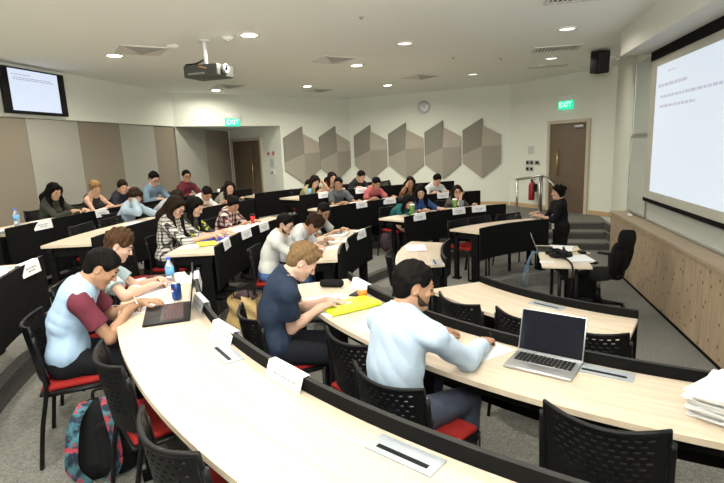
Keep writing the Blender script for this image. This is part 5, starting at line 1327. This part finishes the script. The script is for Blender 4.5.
r = empty('drink_can', p, rad(-52), 'blue drink can with round red and white emblem on near desk', 'can')
cblue = mat('can_blue', (0.012, 0.045, 0.19), 0.3, 0.4)
MB().lathe([(0, 0.003), (0.024, 0.0), (0.031, 0.010), (0.033, 0.014), (0.033, 0.105), (0.027, 0.119), (0.0265, 0.123), (0.024, 0.120), (0, 0.119)], 28).build('body', [cblue], r)
MB().lathe([(0.0272, 0.1185), (0.0272, 0.1235), (0.0245, 0.1235)], 28).build('rim', M['alu'], r)
def can_patch(name, f0, f1, m, rr):
    mb = MB(); vs = []; n = 16
    for i in range(n + 1):
        u = -1 + 2 * i / n; hw = math.sqrt(max(0, 1 - u * u))
        lo = max(-hw, min(hw, f0(u))); hi = max(-hw, min(hw, f1(u)))
        a_ = u * 0.024 / 0.033
        for q in (lo, hi): vs.append((0.0336 * math.sin(a_) * rr, -0.0336 * math.cos(a_) * rr, 0.066 + q * 0.024))
    mb.add(vs, [(2 * i, 2 * i + 2, 2 * i + 3, 2 * i + 1) for i in range(n)]); mb.build(name, m, r)
wv = lambda u: 0.22 * math.sin(2.4 * u)
can_patch('emblem_red', lambda u: 0.16 + wv(u), lambda u: 2.0, mat('emblem_red', (0.62, 0.03, 0.05), 0.4), 1.0)
can_patch('emblem_white', lambda u: -0.22 + wv(u), lambda u: 0.16 + wv(u), M['paper'], 1.0)
can_patch('emblem_blue', lambda u: -2.0, lambda u: -0.22 + wv(u), mat('emblem_blue', (0.03, 0.12, 0.50), 0.4), 1.0)
def cup(loc, label, m, h=0.09, r0=0.028, r1=0.038, lid=None, cat='cup', name='paper_cup', band=None):
    r = empty(name, loc, 0, label, cat)
    MB().lathe([(0, 0.0), (r0, 0.0), (r1, h), (r1 - 0.003, h), (r0 - 0.003, 0.004), (0, 0.004)], 24).build('cup_body', m, r)
    if band: MB().lathe([(r0 + (r1 - r0) * 0.15 + 0.0007, h * 0.15), (r0 + (r1 - r0) * 0.72 + 0.0007, h * 0.72)], 24).build('printed_band', band, r)
    if lid: MB().lathe([(r1 + 0.003, h - 0.006), (r1 + 0.003, h + 0.01), (r1 - 0.006, h + 0.016), (0, h + 0.016)], 24).build('lid', lid, r)
    return r
cup(pol(3.55, -155.2, ZT['B'] + 0.741), 'white and orange paper cup beside the lime green folder', M['paper'], 0.095, 0.029, 0.040, band=M['orange'])
cup(pol(5.05, 159.2, ZT['C'] + 0.741), 'red tumbler in front of the woman in maroon checks', M['redp'], 0.12, 0.030, 0.036, M['plastic'], 'tumbler', 'tumbler')
cup(pol(3.72, 129.8, ZT['B'] + 0.741), 'green tumbler between the teal and blue women', M['green'], 0.17, 0.032, 0.040, M['white'], 'tumbler', 'tumbler')
cup(pol(3.72, 115.4, ZT['B'] + 0.741), 'green tumbler in front of the woman resting chin on hand', M['green'], 0.17, 0.032, 0.042, M['white'], 'tumbler', 'tumbler')
cup(pol(3.70, 113.6, ZT['B'] + 0.741), 'clear plastic cup right of the green tumbler on far desk', M['glass'], 0.15, 0.030, 0.040, None, 'cup', 'plastic_cup')
cup(pol(5.72, 136.2, ZT['D'] + 0.741), 'small pale blue cup by the woman leaning on her hand', mat('pale_blue_cup', (0.16, 0.38, 0.52), 0.4), 0.13, 0.03, 0.04, None)
cup(pol(7.27, 143.6, ZT['E'] + 0.741), 'small white cup at right end of the rear desk', M['white'], 0.09, 0.03, 0.038, None)
# pencil case, phones, stapler box
p, rz = place('B', 3.66, -161.6, 0.741, None, 60)
r = empty('pencil_case', p, rz, 'black zipped pencil case at end of near second row desk', 'pencil case')
MB().bevbox((0, 0, 0.03), (0.20, 0.075, 0.058), 0.026).build('pouch', M['bagblack'], r); MB().tube([(-0.085, 0, 0.060), (0.085, 0, 0.060)], 0.004, 6).build('zip', M['plastic'], r)
def phone(row, R, ang, turn, label):
    p, rz = place(row, R, ang, 0.7405, None, turn); r = empty('mobile_phone', p, rz, label, 'phone', 'mobile phones')
    MB().bevbox((0, 0, 0.0045), (0.07, 0.14, 0.008), 0.003).build('body', M['plastic'], r); MB().box((0, 0, 0.0088), (0.062, 0.122, 0.0006)).build('display', M['dark'], r); return r
phone('B', 3.55, -157.0, 40, 'black mobile phone beside the orange paper cup')
p, rz = place('C', 5.02, -165.6, 0.745, None, 15)
r = empty('glasses_case', p, rz, 'black case with a red end beside the clear water bottle', 'case')
MB().bevbox((0, 0, 0.024), (0.075, 0.15, 0.046), 0.014).build('case_body', M['plastic'], r); MB().bevbox((0.0, -0.079, 0.024), (0.068, 0.012, 0.036), 0.005).build('red_end', M['redp'], r)
p = pol(7.66 - 0.50, 169.0 - 0.4, ZT['E'] + 0.80)
# pens in the writers' hands
def pen(tip, direction, label, m=M['plastic'], L=0.14):
    d = Vector(direction).normalized(); t = Vector(tip)
    mb = MB().tube([t - d * 0.035, t - d * 0.022, t + d * (L - 0.035)], [0.0012, 0.0042, 0.0042], 8)
    setp(mb.build('pen', m), label, 'pen', 'pens held by students')
pen(PEN['p1']['R'], (-0.25, -0.1, 1.0), 'white pen in the right hand of the man with maroon sleeves', M['white'])
pen(PEN['p2']['R'], (-0.5, -0.2, 0.9), 'black pen in the hand of the brown-haired man')
pen(PEN['p3']['R'], (-0.1, 0.1, 1.0), 'thin grey pen in the hand of the man in navy polo', M['silver'])
pen(PEN['p4']['R'], (-0.25, -0.1, 1.0), 'black pen in the hand of the man in pale blue shirt')

# ------------------------------------------------------------------ bags
p = Vector((-1.47, 2.53, ZT['C']))
r = empty('backpack', p, rad(22), 'black backpack with blue and red floral straps on floor under near desk', 'backpack')
F = Field((-0.25, -0.2, -0.02), (0.25, 0.25, 0.55), 0.008)
F.cap((-0.06, 0, 0.10), (-0.04, 0.06, 0.33), 0.115, 0.095, 0.04, (np.array([0, 1.0, 0]), 0.8)); F.cap((0.06, 0, 0.10), (0.05, 0.06, 0.33), 0.115, 0.095, 0.04, (np.array([0, 1.0, 0]), 0.8)); F.plane((0, 0, 0.004), (0, 0, -1))
link_mesh('bag_body', F.mesh('bag_body', M['bagblack']), r)
F = Field((-0.25, -0.25, -0.02), (0.25, 0.15, 0.55), 0.007); F.cap((0.0, -0.065, 0.09), (0.0, -0.02, 0.26), 0.07, 0.06, 0.03, (np.array([0, 1.0, 0]), 0.5)); link_mesh('front_pocket', F.mesh('front_pocket', M['bagblack']), r)
def strap(pts, w, name, m):
    mb = MB(); pts = catmull(pts, 6); vs = []
    for q in pts:
        for dx, dy in ((-w / 2, -0.006), (w / 2, -0.006), (w / 2, 0.006), (-w / 2, 0.006)): vs.append((q.x + dx, q.y + dy, q.z))
    N = len(pts); fs = [(4 * i + k, 4 * i + (k + 1) % 4, 4 * i + 4 + (k + 1) % 4, 4 * i + 4 + k) for i in range(N - 1) for k in range(4)]
    mb.add(vs, fs + [(0, 3, 2, 1), (4 * N - 4, 4 * N - 3, 4 * N - 2, 4 * N - 1)]); mb.build(name, m, r)
strap([(-0.07, 0.03, 0.43), (-0.12, -0.06, 0.37), (-0.145, -0.115, 0.24), (-0.15, -0.125, 0.13), (-0.10, -0.12, 0.04)], 0.062, 'shoulder_strap', M['floral'])
strap([(0.02, 0.03, 0.44), (0.04, -0.06, 0.38), (0.065, -0.120, 0.24), (0.06, -0.135, 0.12), (0.01, -0.135, 0.03)], 0.048, 'shoulder_strap', M['floral'])
F = Field((-0.3, -0.2, -0.02), (0.3, 0.2, 0.5), 0.007); F.cap((-0.155, 0.03, 0.08), (-0.12, 0.06, 0.28), 0.045, 0.045, 0.02); link_mesh('side_pocket', F.mesh('side_pocket', M['floral']), r)
MB().tube(catmull([(-0.04, 0.06, 0.41), (-0.03, 0.06, 0.47), (0.03, 0.06, 0.47), (0.04, 0.06, 0.41)]), 0.009, 8).build('grab_handle', M['bagblack'], r)
# tan paper shopping bag
p = pol(4.50, 179.2, ZT['B'])
r = empty('shopping_bag', p, rad(-10), 'crumpled tan bag on floor beside the man in navy polo', 'bag')
bm = bmesh.new(); bmesh.ops.create_cube(bm, size=1.0); bmesh.ops.subdivide_edges(bm, edges=bm.edges[:], cuts=7, use_grid_fill=True); rr = random.Random(5)
for v in bm.verts:
    x, y, z = v.co; k = 1.0 - 0.12 * (z + 0.5) + 0.05 * math.sin(9 * z + 5 * x); v.co = Vector((x * 0.34 * k + rr.uniform(-.008, .008), y * 0.22 * k + 0.012 * math.sin(12 * z + 9 * x), (z + 0.5) * 0.36 + (0.02 * math.sin(8 * x + 3) if z > 0.3 else 0)))
bmesh.ops.delete(bm, geom=[f for f in bm.faces if f.calc_center_median().z > 0.335], context='FACES')
me = bpy.data.meshes.new('bag_body'); bm.to_mesh(me); bm.free(); me.materials.append(M['bag']); link_mesh('bag_body', me, r)
MB().tube(catmull([(-0.08, -0.09, 0.34), (-0.07, -0.10, 0.44), (0.07, -0.10, 0.44), (0.08, -0.09, 0.34)]), 0.007, 8).build('handle', M['bagblack'], r)
F = Field((-0.2, -0.15, 0.2), (0.2, 0.15, 0.5), 0.008); F.ell((0.02, 0.0, 0.33), (0.13, 0.075, 0.07), None, 0.01); link_mesh('dark_contents', F.mesh('dark_contents', M['plum']), r)
# round dark rucksack between the rows
p = pol(4.50, 127.2, ZT['B'])
r = empty('rucksack', p, rad(40), 'round dark plum rucksack on floor below the far desks', 'bag')
F = Field((-0.3, -0.3, -0.02), (0.3, 0.3, 0.55), 0.01); F.ell((0, 0, 0.20), (0.19, 0.15, 0.205), None, 0.02); F.ell((0, -0.12, 0.16), (0.13, 0.07, 0.11), None, 0.03); F.plane((0, 0, 0.003), (0, 0, -1)); link_mesh('bag_body', F.mesh('bag_body', M['plum']), r)
MB().tube(catmull([(-0.05, 0, 0.39), (-0.03, 0, 0.45), (0.03, 0, 0.45), (0.05, 0, 0.39)]), 0.01, 8).build('grab_handle', M['bagblack'], r)
# grey shoulder bag beside left desk
p = pol(6.62, -164.2, ZT['D'])
r = empty('shoulder_bag', p, rad(30), 'dark grey shoulder bag on the raised floor at the left edge', 'bag')
F = Field((-0.25, -0.2, -0.02), (0.25, 0.2, 0.3), 0.009); F.ell((0, 0, 0.07), (0.17, 0.10, 0.085), None, 0.02); F.plane((0, 0, 0.003), (0, 0, -1)); link_mesh('bag_body', F.mesh('bag_body', mat('slate_nylon', (0.05, 0.052, 0.055), 0.7)), r)
MB().tube(catmull([(-0.14, 0, 0.10), (-0.08, -0.05, 0.19), (0.06, -0.04, 0.18), (0.14, 0, 0.10)]), 0.008, 8).build('strap', M['bagblack'], r)

# ------------------------------------------------------------------ presenter's table and chair
r = empty('presenter_table', (2.47, 6.05, 0.0), rad(-16), 'wood-topped presenter table with cables and papers', 'table')
TW, TD = 0.53, 1.22
MB().bevbox((0, 0, 0.728), (TW, TD, 0.025), 0.004).build('tabletop', [mat('pale_tabletop', (0.62, 0.53, 0.42), 0.4, noise=0.05, nscale=9)], r)
for y in (-0.46, 0.46):
    MB().tube([(-0.06, y, 0.715), (-0.06, y, 0.05)], 0.022, 10).build('leg', M['tube'], r); MB().tube([(0.12, y, 0.715), (0.12, y, 0.05)], 0.022, 10).build('leg', M['tube'], r)
    MB().bevbox((0.02, y, 0.032), (0.56, 0.06, 0.035), 0.012).build('foot', M['tube'], r)
MB().box((0.02, 0, 0.60), (0.03, 0.9, 0.16)).build('modesty_panel', M['black'], r)
def tpt(x, y, z): return Matrix.Translation((2.47, 6.05, 0)) @ Matrix.Rotation(rad(-16), 4, 'Z') @ Vector((x, y, z))
# laptop on the table
r = empty('laptop', tpt(-0.17, 0.33, 0.741), rad(-16 + 90), 'thin dark laptop open on the presenter table', 'laptop')
MB().bevbox((0, 0, 0.008), (0.30, 0.21, 0.014), 0.004).build('base', M['plastic'], r)
ld = bpy.data.objects.new('lid', MB().bevbox((0, 0, 0.10), (0.30, 0.007, 0.20), 0.003).mesh('lid', M['silver'])); COL.objects.link(ld); ld.parent = r; ld.location = (0, 0.10, 0.012); ld.rotation_euler = (-rad(22), 0, 0)
MB().box((0, -0.0045, 0.10), (0.28, 0.0015, 0.18)).build('display', M['dark'], ld)
# cable bundle
r = empty('cable_bundle', tpt(-0.02, -0.08, 0.742), 0, 'tangle of black adapter cables on the presenter table', 'cables')
rr = random.Random(11); mb = MB()
for k in range(9):
    pts = [(rr.uniform(-0.13, 0.13), rr.uniform(-0.17, 0.17), 0.016 + 0.012 * k * rr.random()) for _ in range(6)]; mb.tube(catmull(pts, 6), 0.012, 7)
mb.build('coiled_cable', M['plastic'], r)
MB().bevbox((0.04, 0.02, 0.045), (0.10, 0.06, 0.04), 0.012).bevbox((-0.07, -0.06, 0.04), (0.12, 0.07, 0.04), 0.012, Matrix.Rotation(0.7, 3, 'Z')).build('adapter', M['plastic'], r)
pts = [(-0.02, -0.14, 0.02), (-0.06, -0.42, 0.03), (-0.10, -0.60, -0.02), (-0.13, -0.62, -0.30), (-0.20, -0.55, -0.60), (-0.28, -0.45, -0.725)]
MB().tube(catmull(pts, 6), 0.012, 8).build('hanging_cable', M['plastic'], r)
for k in range(3):
    o = k * 0.03; pts = [tpt(-0.26, 0.05 + o, 0.76), tpt(-0.36, 0.0 + o, 0.72), tpt(-0.40 - o, -0.12, 0.45), tpt(-0.36 - o, -0.05 + o, 0.15), tpt(-0.30, -0.2 - 2 * o, 0.012), tpt(-0.1, -0.3 - o, 0.012)]
    setp(MB().tube(catmull(pts, 6), 0.0055, 7).build('network_cable', M['cable']), 'blue network cable hanging from the left edge of the presenter table', 'cable', 'blue network cables')
def tsheet(x, y, w, d, label, turn=0, m=None, n=1, name='paper_sheet', dz=0.0):
    p = tpt(x, y, 0.7415 + dz); mb = MB()
    for k in range(n): mb.box((0.003 * k, -0.002 * k, 0.002 + k * 0.004), (w, d, 0.0035), Matrix.Rotation(rad(k * 2.0), 3, 'Z'))
    setp(mb.build(name, m or M['paper'], None, p, (0, 0, rad(-16 + turn))), label, 'paper', 'papers on the presenter table')
tsheet(0.16, -0.22, 0.26, 0.34, 'thick white papers at near right corner of presenter table', 4, n=5, name='paper_pile')
tsheet(0.02, 0.38, 0.30, 0.40, 'white sheets at far end of presenter table', -14, n=2, name='paper_pile')
tsheet(0.20, 0.22, 0.22, 0.30, 'cream folder near far right corner of presenter table', 20, mat('cream_card', (0.60, 0.52, 0.34), 0.7))
tsheet(-0.20, -0.40, 0.16, 0.10, 'small white slip at near left corner of presenter table', 0)
r = empty('desk_microphone', tpt(0.25, 0.10, 0.742), 0, 'small black gadget with looped cord on presenter table', 'device')
MB().bevbox((0, 0, 0.02), (0.07, 0.12, 0.035), 0.012).build('body', M['plastic'], r); MB().tube(catmull([(-0.02, 0.05, 0.03), (-0.14, 0.02, 0.012), (-0.16, -0.10, 0.012), (-0.05, -0.12, 0.012)]), 0.005, 6).build('cord', M['plastic'], r)
# bin below the table
r = empty('storage_box', (2.93, 6.47, 0.0), rad(-14), 'black box on the floor under the presenter table', 'box')
mb = MB(); mb.bevbox((0, 0, 0.17), (0.40, 0.30, 0.34), 0.015); mb.build('box_body', M['plastic'], r); MB().bevbox((0, 0, 0.352), (0.41, 0.31, 0.02), 0.006).build('lid', mat('brown_lid', (0.10, 0.055, 0.035), 0.6), r)
# office chair
r = empty('office_chair', (2.97, 6.10, 0.0), rad(40), 'black office swivel chair with armrests beside the presenter table', 'chair')
for k in range(5):
    a_ = 2 * math.pi * k / 5 + 0.3; d = Vector((math.cos(a_), math.sin(a_), 0)); MB().tube([d * 0.03 + Vector((0, 0, 0.11)), d * 0.30 + Vector((0, 0, 0.075))], [0.030, 0.018], 8).build('star_leg', M['plastic'], r)
    w_ = MB().lathe([(0, -0.022), (0.028, -0.022), (0.03, 0), (0.028, 0.022), (0, 0.022)], 14, d * 0.30 + Vector((0, 0, 0.030)), M3=Matrix.Rotation(rad(90), 3, 'X')); w_.build('castor', M['plastic'], r)
MB().tube([(0, 0, 0.09), (0, 0, 0.28)], 0.035, 12).build('gas_sleeve', M['plastic'], r); MB().tube([(0, 0, 0.28), (0, 0, 0.43)], 0.020, 12).build('gas_lift', M['steel'], r)
F = Field((-0.35, -0.35, 0.4), (0.35, 0.35, 0.6), 0.01); F.cap((-0.12, 0.0, 0.47), (0.12, 0.0, 0.47), 0.22, 0.22, 0.02, (np.array([0, 0, 1.0]), 0.22)); link_mesh('seat', F.mesh('seat', M['bagblack']), r)
F = Field((-0.35, -0.45, 0.5), (0.35, -0.05, 1.2), 0.01)
F.cap((-0.16, -0.24, 0.60), (0.16, -0.24, 0.60), 0.09, 0.09, 0.05, (np.array([0, 1.0, 0]), 0.4)); F.cap((-0.15, -0.27, 0.77), (0.15, -0.27, 0.77), 0.16, 0.16, 0.12, (np.array([0, 1.0, 0]), 0.28)); F.cap((-0.16, -0.33, 0.98), (0.16, -0.31, 0.93), 0.11, 0.11, 0.10, (np.array([0, 1.0, 0]), 0.28))
link_mesh('backrest', F.mesh('backrest', M['bagblack']), r)
MB().tube(catmull([(0, -0.10, 0.445), (0, -0.26, 0.46), (0, -0.30, 0.60), (0, -0.31, 0.80)]), 0.025, 8).build('back_bar', M['plastic'], r)
for x in (-0.29, 0.29):
    MB().tube([(x * 0.8, 0.0, 0.45), (x, 0.0, 0.46), (x, 0.0, 0.66)], 0.018, 8).bevbox((x, 0.02, 0.675), (0.07, 0.26, 0.03), 0.012).build('armrest', M['plastic'], r)
# marker tray things on the ledge
p = sw(8.35, 2.27, 0.951)
r = empty('board_eraser', p, rad(70), 'small white board eraser lying on the pine ledge', 'eraser')
MB().bevbox((0, 0, 0.014), (0.13, 0.055, 0.026), 0.006).build('grip', M['white'], r); MB().box((0, 0, 0.002), (0.128, 0.053, 0.004)).build('felt', M['bagblack'], r)
p = sw(8.62, 2.33, 0.951)
r = empty('board_marker', p, rad(60), 'black board marker lying on the pine ledge near the corner', 'marker')
MB().tube([(-0.05, 0, 0.009), (0.06, 0, 0.009)], 0.008, 10).build('barrel', M['white'], r); MB().tube([(0.06, 0, 0.009), (0.10, 0, 0.009)], 0.009, 10).build('cap', M['plastic'], r)
# white sneaker under the middle desks
p = pol(6.3, 178.5, ZT['D'])
